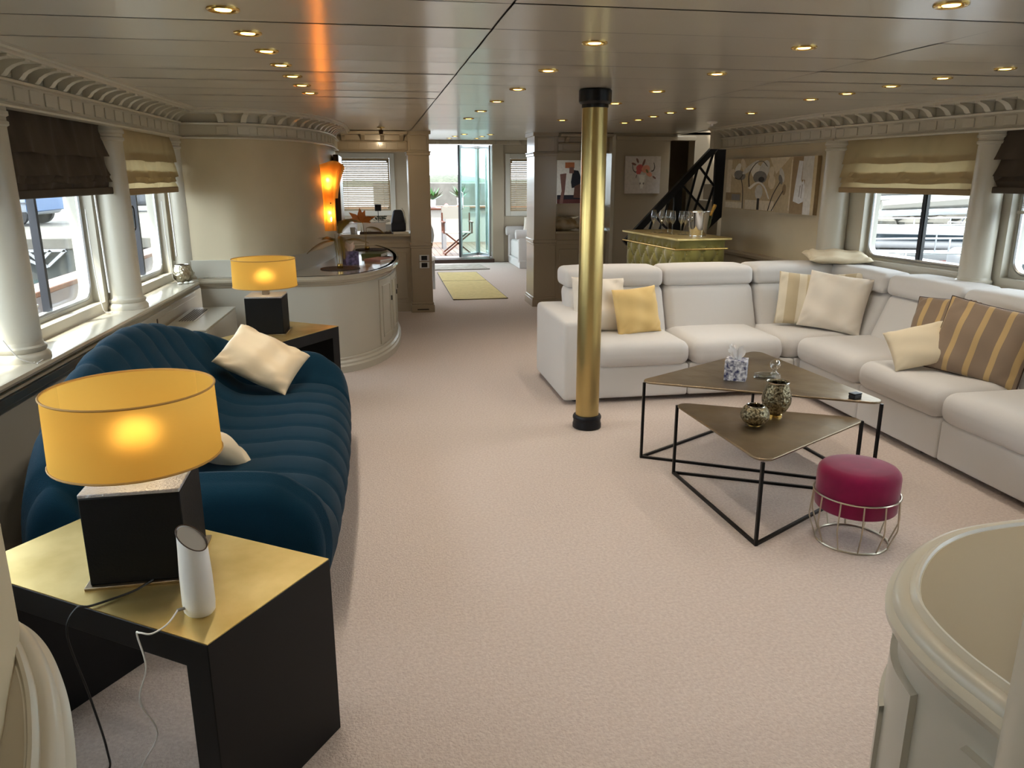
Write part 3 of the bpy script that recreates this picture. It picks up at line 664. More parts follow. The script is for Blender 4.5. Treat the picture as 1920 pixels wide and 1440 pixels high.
def endrows(r, sg):
    out = []; cx, cz = -.68, .24
    for k in range(1, 6):
        an = PI / 2 * k / 5; sc = 1 - .16 * (1 - math.cos(an))
        out.append([(cx + (p[0] - cx) * (1 - .09 * (1 - math.cos(an))), p[1] + sg * .075 * math.sin(an), max(.05, cz + (p[2] - cz) * (1 - .2 * (1 - math.cos(an))))) for p in r])
    last = out[-1]; out.append([(p[0] + (cx - p[0]) * .5, p[1] + sg * .002, p[2] + (cz - p[2]) * .5) for p in last]); out.append([(cx, last[0][1] + sg * .003, cz)] * len(r)); return out
allr = endrows(rows[0], -1)[::-1] + rows + endrows(rows[-1], 1)
m = MB(); m.grid(allr); m = weld(m, 1e-5); m.build('upholstery', 'navy_knit', bs, ang=75)
MB().prism([(-1.2, 2.72), (-.32, 2.72), (-.32, 4.68), (-1.2, 4.68)], .0, .06).build('plinth', 'black_rubber', bs)
# ------------------------------------------------------------------ black and gold side tables
def side_table(label, corner, ang, L=.88, W=.46, H=.56, grp='black and gold bridge tables beside the blue sofa'):
    """corner = where short and long side meet; local x along the long side, y across"""
    t = thing('side_table', label, 'table', (corner[0], corner[1], 0), ang, grp)
    MB().prism([(0, 0), (.075, 0), (.075, H - .076), (L - .075, H - .076), (L - .075, 0), (L, 0), (L, H - .003), (0, H - .003)], 0, W, lambda a, b, z: (a, z, b)).build('frame', 'dark_lacquer', t, bevel=.002)
    MB().box(.002, L - .002, .002, W - .002, H - .004, H).build('gold_top', 'gold_leaf', t)
    return t
a1 = math.atan2(.557, -.832)
# near table: B is the front corner, local y must point away from the viewer
side_table('black side table with gold top in the foreground, under the big yellow lamp', (-.169, 2.039), a1 , W=.458)
tt = side_table('black side table with gold top behind the far end of the blue sofa', (-.676, 5.894), math.atan2(-.83, -.56), grp='black and gold bridge tables beside the blue sofa')
# ------------------------------------------------------------------ table lamps
def table_lamp(label, x, y, rz, power):
    t = thing('table_lamp', label, 'lamp', (x, y, .56), rz, 'yellow drum lamps on black blocks')
    MB().box(-.135, .135, -.135, .135, 0, .008).build('base_plate', 'bronze', t, bevel=.002)
    MB().box(-.122, .122, -.122, .122, .008, .252).build('body', 'dark_leather', t, bevel=.003)
    MB().box(-.122, .122, -.122, .122, .252, .262).build('body_top', 'hammer_top', t, bevel=.002)
    MB().box(-.022, .022, -.022, .022, .262, .34).build('neck', 'bronze', t, bevel=.003)
    MB().lathe([(.02, .335), (.02, .345), (.012, .35)], 14).build('socket', 'black_rubber', t)
    MB().lathe([(.001, .345), (.018, .352), (.026, .372), (.026, .388), (.018, .404), (.001, .411)], 16, cap=False).build('bulb', 'lamp_bulb', t)
    s = MB().lathe([(.212, .318), (.208, .505)], 64, cap=False).build('lamp_shade', 'shade', t, fix=False)
    for r, z in ((.213, .319), (.209, .504)):
        MB().tube([(r * math.cos(2 * PI * k / 48), r * math.sin(2 * PI * k / 48), z) for k in range(48)], .0032, 5, closed=True).build('shade_rim', 'shade_trim', s)
    m = MB()
    for k in range(3): m.bar((0, 0, .372), (.205 * math.cos(2.1 * k + .5), .205 * math.sin(2.1 * k + .5), .33), .004)
    m.build('shade_spider', 'bronze', s)
    ld = bpy.data.lights.new('lamp_light', 'POINT'); ld.energy = power; ld.color = (1, .78, .46); ld.shadow_soft_size = .035
    lo = bpy.data.objects.new('lamp_light', ld); COL.objects.link(lo); lo.parent = t; lo.location = (0, 0, .385)
    return t
pm('hammer_top', (168, 168, 172), .4, .5, bump=.9, bscale=130, bdist=.006)
pm('shade_trim', (168, 128, 62), .7)
emit('lamp_bulb', (255, 200, 120), 6)
table_lamp('large yellow drum lamp on a black block in the foreground', -.655, 2.1, .02, 1.5)
table_lamp('yellow drum lamp on a black block at the far end of the blue sofa', -.76, 5.49, -.06, 1.5)
m = MB().tube(smooth([(-.62, 1.975, .572), (-.66, 1.93, .566), (-.74, 1.875, .566), (-.775, 1.87, .564), (-.80, 1.858, .5), (-.79, 1.9, .3), (-.78, 1.93, .1), (-.8, 1.95, .012), (-.9, 1.9, .01), (-1.05, 1.95, .01)], 6), .003, 6)
tag(m.build('lamp_cord', 'black_rubber'), 'black lamp cord running over the gold table top to the floor', 'cord')
# ------------------------------------------------------------------ white wifi unit with its cable
t = thing('router', 'slim white router tower with cut-away top standing on the gold table', 'router', (-.47, 1.81, .56), -.55)
pr = []
for k in range(33):
    a = 2 * PI * k / 32; pr.append((.041 * math.cos(a), .036 * math.sin(a) * (1 if abs(math.sin(a)) < 2 else 1)))
rows = []
for z, sc in ((0, .8), (.008, .95), (.03, 1), (.1, .98), (.17, .9)): rows.append([(x * sc, y * sc, z) for x, y in pr[:-1]])
rows.append([(x * .86, y * .86, .2 - x * .6) for x, y in pr[:-1]])
m = MB(); m.grid(rows, cv=True); n = len(rows) - 1
m.f.append(tuple(range(31, -1, -1))); m.mi.append(0); m.build('shell', 'white_plastic', t)
m = MB(); m.add([(x * .8, y * .8, .196 - x * .6) for x, y in pr[:-1]], [tuple(range(32))]); m.build('top_face', 'grey_plastic', t)
m = MB(); m.tube([(x * .868, y * .868, .2 - x * .6) for x, y in pr[:-1]], .0015, 5, closed=True); m.build('top_edge', 'dark_brown', t)
m = MB().tube([(-.012, -.03, .025), (-.02, -.05, .028)], .004, 8); m.build('plug', 'grey_plastic', t)
m = MB().tube(smooth([(-.512, 1.777, .588), (-.53, 1.745, .572), (-.56, 1.722, .564), (-.588, 1.728, .566), (-.6, 1.745, .55), (-.585, 1.73, .47), (-.62, 1.76, .36), (-.6, 1.79, .24), (-.66, 1.82, .12), (-.68, 1.86, .02), (-.72, 1.85, .008), (-.7, 1.8, .008), (-.62, 1.72, .008)], 6), .0022, 6)
tag(m.build('router_cable', 'soft_white'), 'thin white cable hanging from the router over the table edge', 'cable')
# ------------------------------------------------------------------ nesting coffee tables
def roundpoly(pts, r, k=6):
    out = []; n = len(pts)
    for i in range(n):
        p = Vector(pts[i]); a = (Vector(pts[i - 1]) - p).normalized(); b = (Vector(pts[(i + 1) % n]) - p).normalized()
        ang = a.angle(b); d = r / math.tan(ang / 2); c = p + (a + b).normalized() * (r / math.sin(ang / 2)); s = p + a * d; e = p + b * d
        a0 = math.atan2(s.y - c.y, s.x - c.x); a1_ = math.atan2(e.y - c.y, e.x - c.x); dd = (a1_ - a0 + PI) % (2 * PI) - PI
        for j in range(k + 1): t_ = a0 + dd * j / k; out.append((c.x + r * math.cos(t_), c.y + r * math.sin(t_)))
    return out
def coffee(label, tri, h):
    cx, cy = sum(p[0] for p in tri) / 3, sum(p[1] for p in tri) / 3
    t = thing('coffee_table', label, 'table', (cx, cy, 0), 0, 'triangular nesting tables'); L = [(p[0] - cx, p[1] - cy) for p in tri]
    MB().prism(roundpoly(L, .055), h - .012, h).build('table_top', 'bronze', t, bevel=.004)
    K = [(p[0] * .93, p[1] * .93) for p in L]; w = .014
    for p in K: MB().bar((p[0], p[1], 0), (p[0], p[1], h - .012), w).build('leg', 'black_metal', t)
    for i in range(3): MB().bar((K[i][0], K[i][1], w / 2), (K[(i + 1) % 3][0], K[(i + 1) % 3][1], w / 2), w).build('floor_rail', 'black_metal', t)
    return t
coffee('taller triangular bronze coffee table with the tissue box on it', [(1.43, 4.10), (2.585, 3.43), (2.50, 4.75)], .47)
coffee('lower triangular bronze coffee table with the two silver vases on it', [(1.555, 3.86), (2.44, 3.40), (1.60, 2.90)], .41)
# tissue box
def tissue_box(label, x, y, z, rz, s, h, mat, tmat):
    t = thing('tissue_box', label, 'tissue box', (x, y, z), rz)
    MB().box(-s, s, -s, s, 0, h).build('box', mat, t, bevel=.002)
    m = MB(); rnd = random.Random(3)
    for q in range(3):
        rows = []
        for i in range(6):
            f = i / 5; zz = h - .004 + f * (.055 + .012 * q); rr = .012 + .032 * f
            rows.append([((rr + .012 * math.sin(5 * a + q * 2 + 3 * f)) * math.cos(a) * 1.0, (rr * .6 + .009 * math.sin(7 * a + q)) * math.sin(a), zz + .014 * f * math.sin(3 * a + 2 * q)) for a in [2 * PI * k / 20 + q for k in range(13)]])
        m.grid(rows)
    m.build('tissue', tmat, t, ang=80); return t
tissue_box('blue and white patterned tissue box on the taller coffee table', 2.015, 4.05, .47, -.55, .06, .118, 'blue_print', 'tissue')
# crystal figure, black box
t = thing('crystal_ornament', 'clear crystal ashtray ornament with a ball on the taller coffee table', 'ornament', (2.2, 4.03, .47), -.2)
MB().lathe([(.072, 0), (.078, .006), (.074, .028), (.05, .03), (.046, .012), (.001, .01)], 28, sx=1, sy=.6).build('dish', 'crystal', t)
MB().lathe([(.02, .022), (.024, .028), (.012, .04), (.01, .046), (.014, .052)], 16, (.042, 0)).build('stem', 'crystal', t)
MB().lathe([(.03 * math.sin(PI * k / 10), .082 - .03 * math.cos(PI * k / 10)) for k in range(11)], 18, (.042, 0), cap=False).build('ball', 'crystal', t)
t = thing('trinket_box', 'small black box on the right corner of the taller coffee table', 'box', (2.455, 3.56, .47), .3)
MB().box(-.028, .028, -.02, .02, 0, .022).build('box', 'black_gloss', t, bevel=.004); MB().box(-.029, .029, -.021, .021, .022, .03).build('lid', 'black_metal', t, bevel=.003)
# pierced silver vases on the lower table
def vase(label, x, y, z, prof, mat='pierced_silver', grp='pierced silver vases', name='votive_vase', foot=None):
    t = thing(name, label, 'vase', (x, y, z), 0, grp); k = smooth(prof, 5)
    MB().lathe(k + [(max(.002, r - .003), zz) for r, zz in k[::-1]], 32, cap=False).build('body', mat, t, ang=60)
    r, zz = k[-1]; MB().tube([(r * math.cos(2 * PI * i / 32), r * math.sin(2 * PI * i / 32), zz) for i in range(32)], .003, 6, closed=True).build('rim', 'chrome', t)
    if foot: MB().lathe(foot, 24).build('foot', 'brass_bright', t)
    return t
vase('tall pierced silver vase at the back of the lower coffee table', 1.985, 3.52, .41, [(.028, .014), (.05, .03), (.072, .075), (.07, .12), (.052, .172), (.056, .182)], foot=[(.034, 0), (.034, .01), (.02, .018), (.026, .024)])
vase('short round pierced silver vase in front on the lower coffee table', 1.81, 3.40, .41, [(.03, .002), (.056, .02), (.07, .05), (.06, .085), (.044, .1)], foot=[(.03, 0), (.03, .004)])
vase('hammered silver votive on the left window sill', -1.50, 6.42, .801, [(.045, .002), (.072, .03), (.076, .065), (.066, .105), (.056, .135)], 'hammered_silver', None)
for k, (x, y) in enumerate([(-1.46, 6.32), (-1.5, 6.29), (-1.43, 6.36)]):
    tag(MB().lathe([(.012, 0), (.02, .005), (.018, .012), (.005, .016)], 12).build('pebble', 'paper', loc=(x, y, .801)), ['middle', 'leftmost', 'rightmost'][k] + ' of three little pale stones in front of the silver votive', 'stone', 'stones beside the votive')
# ------------------------------------------------------------------ magenta stool
pm('alu_warm', (186, 176, 158), .3, 1)
t = thing('stool', 'round magenta velvet stool in a silver wire cage beside the coffee tables', 'stool', (2.075, 2.915, 0))
MB().lathe([(.166, .165), (.172, .172), (.175, .3), (.175, .325), (.17, .343), (.158, .356), (.135, .363), (.08, .367), (.001, .368)], 44, cap=True).build('seat', 'magenta_velvet', t, ang=60)
for r, z, w, nm in ((.182, .238, .004, 'upper_ring'), (.155, .006, .005, 'floor_ring')): MB().tube([(r * math.cos(2 * PI * k / 44), r * math.sin(2 * PI * k / 44), z) for k in range(44)], w, 6, closed=True).build(nm, 'alu_warm', t)
for k in range(12):
    a = 2 * PI * k / 12 + .12; MB().tube([(r * math.cos(a), r * math.sin(a), z) for r, z in ((.182, .238), (.19, .12), (.188, .1), (.156, .008))], .0035, 6).build('wire', 'alu_warm', t)
# ------------------------------------------------------------------ fan coil box by the left wall
t = thing('heater_unit', 'low white heater box with a slotted grille behind the blue sofa', 'heater', (0, 0, 0))
hb = [(-1.46, 5.42), (-1.16, 5.42), (-1.13, 6.42), (-1.46, 6.42)]
MB().prism(hb, 0, .585).build('body', 'cream_grey', t, bevel=.004); MB().prism(hb, .588, .6).build('lid', 'cream_grey', t, bevel=.003)
MB().box(-1.43, -1.3, 5.75, 6.3, .6, .604).build('grille_frame', 'cream_grey', t)
for k in range(6): MB().box(-1.415 + .018 * k, -1.405 + .018 * k, 5.77, 6.28, .601, .606).build('grille_slot', 'dark_brown', t)
# ------------------------------------------------------------------ roman blinds
def roman(label, F, a0, a1, zt, zb, mat, seed, tiers=4, grp=None, back=.02, bulge=.036, b0=-.105):
    t = thing('roman_blind', label, 'blind', F[0], F[1], grp); rnd = random.Random(seed); ph = [rnd.uniform(0, 6) for _ in range(12)]
    NX = 40; cuts = [zt, zt - (zt - zb) * .40, zt - (zt - zb) * .69, zt - (zt - zb) * .79, zb][:tiers + 1]
    if tiers < 4: cuts[-1] = zb
    for k in range(len(cuts) - 1):
        za, z2 = cuts[k], cuts[k + 1]; rows = []; last = k == len(cuts) - 2
        for i in range(NX + 1):
            u = i / NX; r = []
            for j in range(11):
                v = j / 10; bul = (.0 if last else bulge * (1 if k < 2 else .6)) * v ** 1.3
                wv = .011 * math.sin(23 * u + ph[k] + 3 * v) * math.sin(9 * u + ph[k + 4]) + .007 * math.sin(61 * u + ph[k + 5] + 2 * v) * (.4 + .6 * math.sin(7 * u + ph[k + 6]) ** 2)
                sg = .006 * math.sin(PI * u) * v * (0 if last else 1) + (.004 * math.sin(17 * u + ph[k]) * v if not last else 0)
                r.append((a0 + (a1 - a0) * u, b0 + back - bul + wv - .006 * k, za + .012 - (za + .012 - z2 + (.0 if last else .03)) * v - sg))
            if not last:
                e = r[-1]; r += [(e[0], e[1] + .012, e[2] + .003), (e[0], e[1] + .035, e[2] + .018)]
            rows.append(r)
        MB().grid(rows).build('blind_fold', mat, t, ang=70)
    MB().box(a0 + .01, a1 - .01, b0 + back - .035, b0 + back - .015, zb - .03, zb + .012).build('bottom_bar', mat if mat == 'blind_dark' else 'blind_hem', t, bevel=.006)
    return t
pm('blind_hem', (150, 128, 96), .8)
RB1 = roman('dark brown roman blind on the left wall nearest the camera', FL, -1.4, -.06, 1.885, 1.53, 'blind_dark', 1, b0=-.02, grp='dark roman blinds')
roman('dark brown roman blind at the left picture edge before the first column', FL, -2.9, -1.5, 1.885, 1.53, 'blind_dark', 9, b0=-.02, grp='dark roman blinds')
RB2 = roman('beige roman blind on the left wall beside the curved wall', FL, .06, 1.36, 1.885, 1.515, 'blind_light', 2, b0=-.02, grp='beige roman blinds')
roman('beige roman blind over the right window next to the flower painting', FR, -.9, .42, 1.885, 1.505, 'blind_light', 3, b0=-.04, grp='beige roman blinds')
roman('dark roman blind at the right picture edge', FR, .56, 1.92, 1.885, 1.525, 'blind_dark', 4, b0=-.04, grp='dark roman blinds')
# half raised slatted blind under the dark right one
t = thing('slat_blind', 'raised white slatted blind hanging below the dark right-hand roman blind', 'blind', FR[0], FR[1])
for k in range(7):
    z = 1.5 - (.022 * k if k < 3 else .044 + .012 * (k - 2)); MB().box(.66, 1.84, .09, .135, z - .003, z).build('slat', 'cream', t)
MB().box(.66, 1.84, .09, .135, 1.365, 1.385).build('bottom_rail', 'cream', t)
# blind wands and cords
for a in (-.24, 1.26):
    MB().tube([(0, 0, .6), (.0, -.01, .0)], .006, 8).build('blind_wand', 'soft_white', RB1 if a < 0 else RB2, loc=(a, .02, .93 if a < 0 else 1.0))
    MB().tube(smooth([(0, 0, .62), (.01, 0, .3), (.03, -.01, .05), (.05, -.03, .012), (.07, -.05, .012)], 5), .003, 6).build('pull_cord', 'soft_white', RB1 if a < 0 else RB2, loc=(a - .06, .06, .80))
tag(MB().tube(smooth([(0, 0, .12), (.02, -.04, .04), (.06, -.08, .004), (.12, -.06, .004), (.14, -.09, .004), (.05, -.1, .004)], 6), .003, 6).build('charger_cable', 'soft_white', loc=fl(-1.62, -.02, .801), rz=FL[1]), 'thin white cable lying on the left sill in front of the nearest column', 'cable')
# ------------------------------------------------------------------ foreground counters either side of the camera
RIM = [(o * .62, z) for o, z in [(.03, .83), (.012, .838), (.006, .848), (0, .852), (-.002, .862), (.008, .868), (.016, .871), (.02, .882), (.03, .889), (.044, .892), (.056, .89), (.062, .893), (.07, .9), (.078, .899), (.082, .892), (.1, .892), (.1, .83)]]
def counter(label, pts, sign, name='counter_cabinet', grp='rounded counters flanking the foreground', doors=()):
    t = thing(name, label, 'cabinet', (0, 0, 0), 0, grp); P = smooth(pts, 10)
    inn = offset(P, .053 * sign)
    cen = (pts[0][0], pts[-1][1])
    MB().prism(inn + [cen], .8, .8925).build('worktop', 'counter', t)
    MB().sweep(P, RIM, sign).build('edge_moulding', 'cream', t)
    B = offset(P, .03 * sign)
    MB().sweep(B, [(0, 0), (0, .832), (.05, .832), (.05, 0)], sign).build('body', 'cream_grey', t)
    for s0, s1 in doors: curved_door(t, B, s0, s1, .1, .77, 'cream_grey', sg=-sign, knob=False, fr_=.1)
    return t, P
RC, RP = counter('cream curved counter with moulded edge in the lower right foreground', [(2.6, 1.37), (2.0, 1.36), (1.5, 1.345), (1.22, 1.33), (1.07, 1.282), (.95, 1.195), (.865, 1.095), (.828, 1.0), (.815, .9), (.82, .8), (.83, .6), (.84, .2), (.84, -.3)], 1, doors=((2.02, 2.42), (1.4, 1.9)))
LC, LP = counter('cream curved counter edge in the lower left foreground', [(-1.45, 1.43), (-1.1, 1.42), (-.85, 1.40), (-.72, 1.36), (-.63, 1.30), (-.563, 1.225), (-.5, 1.12), (-.45, 1.015), (-.40, .88), (-.375, .75), (-.36, .5), (-.355, .1), (-.355, -.3)], -1)
o = MB().sweep(smooth([(-1.45, 1.425), (-1.1, 1.415), (-.86, 1.395), (-.74, 1.36), (-.66, 1.315), (-.605, 1.245), (-.566, 1.136), (-.534, 1.03), (-.51, .954), (-.49, .85), (-.475, .6), (-.47, -.3)], 8), [(0, .89), (0, 2.1), (-.05, 2.1), (-.05, .89)], 1).build('wall_front_left', 'plaster'); tag(o, kind='structure')
column((Vector((.88, .70, 0)), 0), 0, 'tall cream column in front of the foreground counter at the right edge', 0, .1, 2.1, 0, None)
# ------------------------------------------------------------------ amber wall lamp and dark mirror on the curved wall
t = thing('wall_sconce', 'amber glass wall lamp with flared top glowing on the curved wall', 'lamp', (-.44, 7.74, 0), math.radians(22))
# local x across the wall, local -y away from the wall
prof = [(1.10, .066, .03), (1.14, .064, .04), (1.25, .058, .05), (1.36, .060, .055), (1.48, .076, .06), (1.59, .105, .07), (1.68, .138, .085), (1.725, .156, .1)]
pz = smooth(prof, 4)
def shell(d0):
    rows = []
    for z, hw, dp in pz:
        rows.append([(hw * math.sin(a) / math.sin(1.25) , -.02 - (dp + d0) * math.cos(a * .9) - d0 + .004 * math.sin(9 * a), z + (.018 * math.sin(3.1 * a + .8) if z > 1.6 else 0) * (z - 1.6) / .12) for a in [(-1.25 + 2.5 * k / 24) for k in range(25)]])
    return rows
m = MB(); m.grid(shell(0)); m.build('glass_shade', 'amber', t, ang=70)
m = MB(); m.grid([[(p[0] * .9 + .045, p[1] + .045, p[2] - .02) for p in r[6:]] for r in shell(0)[14:]]); m.build('glass_back_leaf', 'amber', t, ang=70)
MB().box(-.03, .03, -.02, .0, 1.2, 1.55).build('wall_plate', 'brass_bright', t, bevel=.004)
MB().lathe([(.006, 0), (.006, .01), (.001, .012)], 10).map(lambda x, y, z: (x, -.085 - z, y + 1.36)).build('screw', 'black_metal', t)
for z in (1.22, 1.52):
    MB().lathe([(.001, -.035), (.015, -.03), (.02, -.005), (.016, .02), (.001, .035)], 14, cap=False).map(lambda x, y, q: (x, y - .05, q + z)).build('bulb', 'bulb', t)
    ld = bpy.data.lights.new('sconce_light', 'POINT'); ld.energy = .9; ld.color = (1, .62, .24); ld.shadow_soft_size = .02
    lo = bpy.data.objects.new('sconce_light', ld); COL.objects.link(lo); lo.parent = t; lo.location = (0, -.05, z + .05)
t = thing('wall_screen', 'dark flat screen seen edge-on behind the amber wall lamp', 'screen', (-.365, 8.45, 0), 0)
MB().box(-.03, .02, -.04, .75, 1.1, 1.82).build('casing', 'black_gloss', t, bevel=.005)
MB().box(.02, .024, -.03, .74, 1.11, 1.81).build('bezel', 'alu', t)
# ------------------------------------------------------------------ things on the console
def frond(m, base, d, L, droop, nl, lw, side=None):
    """feathered palm frond: central stem plus paired leaflets"""
    d = Vector(d).normalized(); sd = d.cross(Vector((0, 0, 1))).normalized() if side is None else Vector(side); pts = []
    for k in range(nl + 1):
        s = k / nl; p = Vector(base) + d * (L * s) + Vector((0, 0, -droop * s * s)); pts.append(p)
    m.tube(pts, .0022, 4)
    for k in range(2, nl + 1):
        s = k / nl; l = lw * math.sin(PI * min(1, s * .85 + .12)); tg = (pts[k] - pts[k - 1]).normalized()
        for sg in (-1, 1):
            e = pts[k] + (sd * sg * .85 + tg * .55 + Vector((0, 0, -.25))).normalized() * l; w = tg * .0055
            m.add([pts[k] - w, pts[k] + w, e], [(0, 1, 2)])
def palm(label, x, y, seed, mat, loose, stems):
    t = thing('palm_ornament', label, 'ornament', (x, y, .821), 0)
    MB().lathe([(.024, 0), (.026, .004), (.026, .04), (.022, .044), (.001, .044)], 20).build('holder', 'brass_bright', t)
    MB().bar((-.03, .01, .035), (-.03, .012, .3), .008).build('glass_stem', 'crystal', t) if loose else None
    rnd = random.Random(seed)
    for i, (dx, dy, dz, L, dr) in enumerate(stems):
        m = MB(); b = Vector((-.02 + .01 * i, 0, .04)); top = b + Vector((dx * .05, dy * .05, .2 + .05 * (i % 2)))
        m.tube([b, (b + top) / 2 + Vector((.004, 0, 0)), top], .0025, 5); frond(m, top, (dx, dy, dz), L * 1.15, dr, 28, .1); m.build('frond', mat, t, fix=False)
def mat_round(label, x, y, z, r, grp):
    o = MB().lathe([(r, 0), (r * 1.01, .003), (r, .006), (.001, .006)], 40).build('placemat', 'mat_brown', loc=(x, y, z)); tag(o, label, 'mat', grp)
mat_round('round brown woven mat under the gold palm ornament at the front of the console', -.32, 6.98, .8205, .17, 'round mats on the console')
mat_round('round brown woven mat at the far end of the console', -.06, 8.78, .8205, .17, 'round mats on the console')
palm('gold palm leaves in a brass holder on the front mat of the console', -.32, 6.96, 1, 'leaf_gold', True, [(-.3, -.5, .5, .2, .12), (.2, .3, .7, .22, .1), (-.55, .2, .1, .24, .16), (.1, -.6, -.1, .2, .14), (.6, .5, .25, .24, .12)])
palm('gold palm leaf in a brass holder on the far mat of the console', -.1, 8.72, 2, 'leaf_gold', False, [(.4, -.3, .2, .22, .14), (-.5, .1, .3, .25, .12)])
tissue_box('purple patterned tissue box with a pink tissue on the console', -.24, 7.33, .8205, .3, .062, .12, 'purple_print', 'tissue_pink')
def book(label, x, y, z, rz, w, d, h, cover, name='book', cat='book', grp=None):
    t = thing(name, label, cat, (x, y, z), rz, grp)
    MB().box(-w, w - .004, -d + .004, d - .004, .003, h - .003).build('pages', 'paper', t)
    for za in (0, h - .003): MB().box(-w, w, -d, d, za, za + .003).build('cover', cover, t)
    MB().box(-w - .002, -w + .002, -d, d, 0, h).build('spine', cover, t); return t
book('thick white book with green spine lying on the far part of the console', -.02, 8.05, .8205, 1.3, .13, .1, .035, 'book_green')
book('pink covered book lying on the console edge', .02, 7.62, .8205, 1.0, .12, .09, .022, 'book_pink')
book('thin dark book under the reading cord at the console edge', .075, 7.85, .8205, .9, .08, .05, .012, 'book_dark')
# ------------------------------------------------------------------ things on the left pass-through ledge
Z0 = .941
t = thing('planter', 'white rectangular planter with green succulents on the pass-through ledge', 'plant', (.0, 9.62, Z0))
pm('planter_white', (206, 204, 206), .5)
MB().box(-.15, .12, -.05, .05, .02, .13).build('pot', 'planter_white', t, bevel=.006)
MB().box(-.19, .19, -.07, .07, 0, .018).build('tray', 'dark_brown', t, bevel=.004)
rnd = random.Random(6)
for k in range(12): MB().lathe([(.001, 0), (.014, .006), (.012, .015), (.001, .02)], 8, cap=False).build('pebble', 'pebble', t, loc=(rnd.uniform(-.18, .18), rnd.choice((-.062, .062)), .017))
for k in range(9):
    m = MB(); cx, cy = rnd.uniform(-.06, .12), rnd.uniform(-.04, .04)
    for j in range(9):
        a = j * 2.4; r = .018 + .02 * (j % 3) * .6; c = Vector((cx + .3 * r * math.cos(a), cy + .3 * r * math.sin(a), .125 + .02 * (j % 4))); e = c + Vector((math.cos(a) * r * 1.6, math.sin(a) * r * 1.6, .022)); s = Vector((-math.sin(a), math.cos(a), 0)) * .012; mid = (c + e) / 2
        m.add([c, mid + s, e, mid - s], [(0, 1, 2, 3)])
    m.build('succulent', 'leaf_dark', t, fix=False)
t = thing('leaf_vase', 'clear stem vase with dried orange leaves on the pass-through ledge', 'plant', (-.17, 9.58, Z0))
MB().lathe([(.018, 0), (.02, .005), (.011, .02), (.009, .12), (.011, .14)], 14, cap=False).build('vase', 'crystal', t)
for j in range(8):
    a = -1.3 + j * .42; L = .14 + .05 * math.sin(j * 2.3); b = Vector((0, 0, .13)); e = b + Vector((math.sin(a) * L, -.03 + .02 * (j % 3), math.cos(a) * L + .01)); mid = (b + e) / 2 + Vector((0, -.01, .01)); s = Vector((math.cos(a), .2, -math.sin(a))) * .032
    MB().add([b, mid + s, e, mid - s], [(0, 1, 2, 3)]).build('leaf', 'leaf_orange', t, fix=False)
t = thing('bag', 'navy blue padded bag with light trim leaning in the pass-through corner', 'bag', (.27, 9.72, Z0), .1)
def bagfn(x, y, z): return (x * (1 - .35 * max(0, z) / .13) + .03 * (z + .13), y + .25 * (z + .13) * .4, z + .135)
rbox(.085, .05, .135, .035, 0, bagfn).build('bag_body', 'navy_bag', t, ang=60); rbox(.09, .014, .05, .012, 0, lambda x, y, z: (x, y - .055, z + .07)).build('front_pocket', 'navy_bag', t, ang=60)
MB().tube(smooth([(.075, .02, .02), (.1, .03, .12), (.085, .06, .24), (.06, .08, .28)], 5), .01, 6).build('light_trim', 'soft_white', t)
book('white papers with a dark strip on the right end of the pass-through ledge', .3, 9.56, Z0, .05, .09, .05, .018, 'paper', 'papers', 'papers')
t = thing('desk_lamp', 'small black square lamp head standing behind the planter', 'lamp', (.04, 9.95, Z0))
MB().lathe([(.04, 0), (.04, .008), (.006, .012)], 14).build('foot', 'black_metal', t); MB().bar((0, 0, .01), (.0, 0, .26), .008).build('stem', 'black_metal', t); MB().box(-.04, .04, -.035, .035, .25, .33).build('head', 'black_metal', t, bevel=.008)
t = thing('storage_box', 'white storage box at the left of the pass-through ledge', 'box', (-.31, 9.8, Z0))
MB().box(-.09, .09, -.08, .08, 0, .11).build('box', 'white_plastic', t, bevel=.006); MB().box(-.095, .095, -.085, .085, .11, .125).build('lid', 'white_plastic', t, bevel=.004)
t = thing('cup', 'grey cup on the left end of the pass-through ledge', 'cup', (-.27, 9.58, Z0)); MB().lathe([(.024, 0), (.028, .004), (.032, .075), (.03, .075), (.026, .008), (.001, .006)], 18, cap=False).build('cup_body', 'grey_plastic', t); MB().tube([(.03, 0, .06), (.045, 0, .055), (.045, 0, .03), (.029, 0, .022)], .004, 6).build('handle', 'grey_plastic', t)
t = thing('laptop', 'open silver laptop seen from behind on the desk beyond the pass-through', 'laptop', (.16, 10.3, .80)); MB().box(-.15, .15, -.1, .1, 0, .014).build('keyboard', 'alu', t, bevel=.003); MB().box(-.15, .15, 0, .008, 0, .2).map(lambda x, y, z: (x, y - .1 - z * .25, z + .014)).build('screen', 'alu', t, bevel=.003)
t = thing('desk', 'wooden desk behind the left pass-through wall', 'desk', (-.1, 10.35, 0)); MB().box(-.5, .5, -.25, .25, .765, .8).build('desk_top', 'taupe', t, bevel=.004)
for x in (-.45, .45):
    for y in (-.2, .2): MB().box(x - .02, x + .02, y - .02, y + .02, 0, .765).build('leg', 'taupe', t)
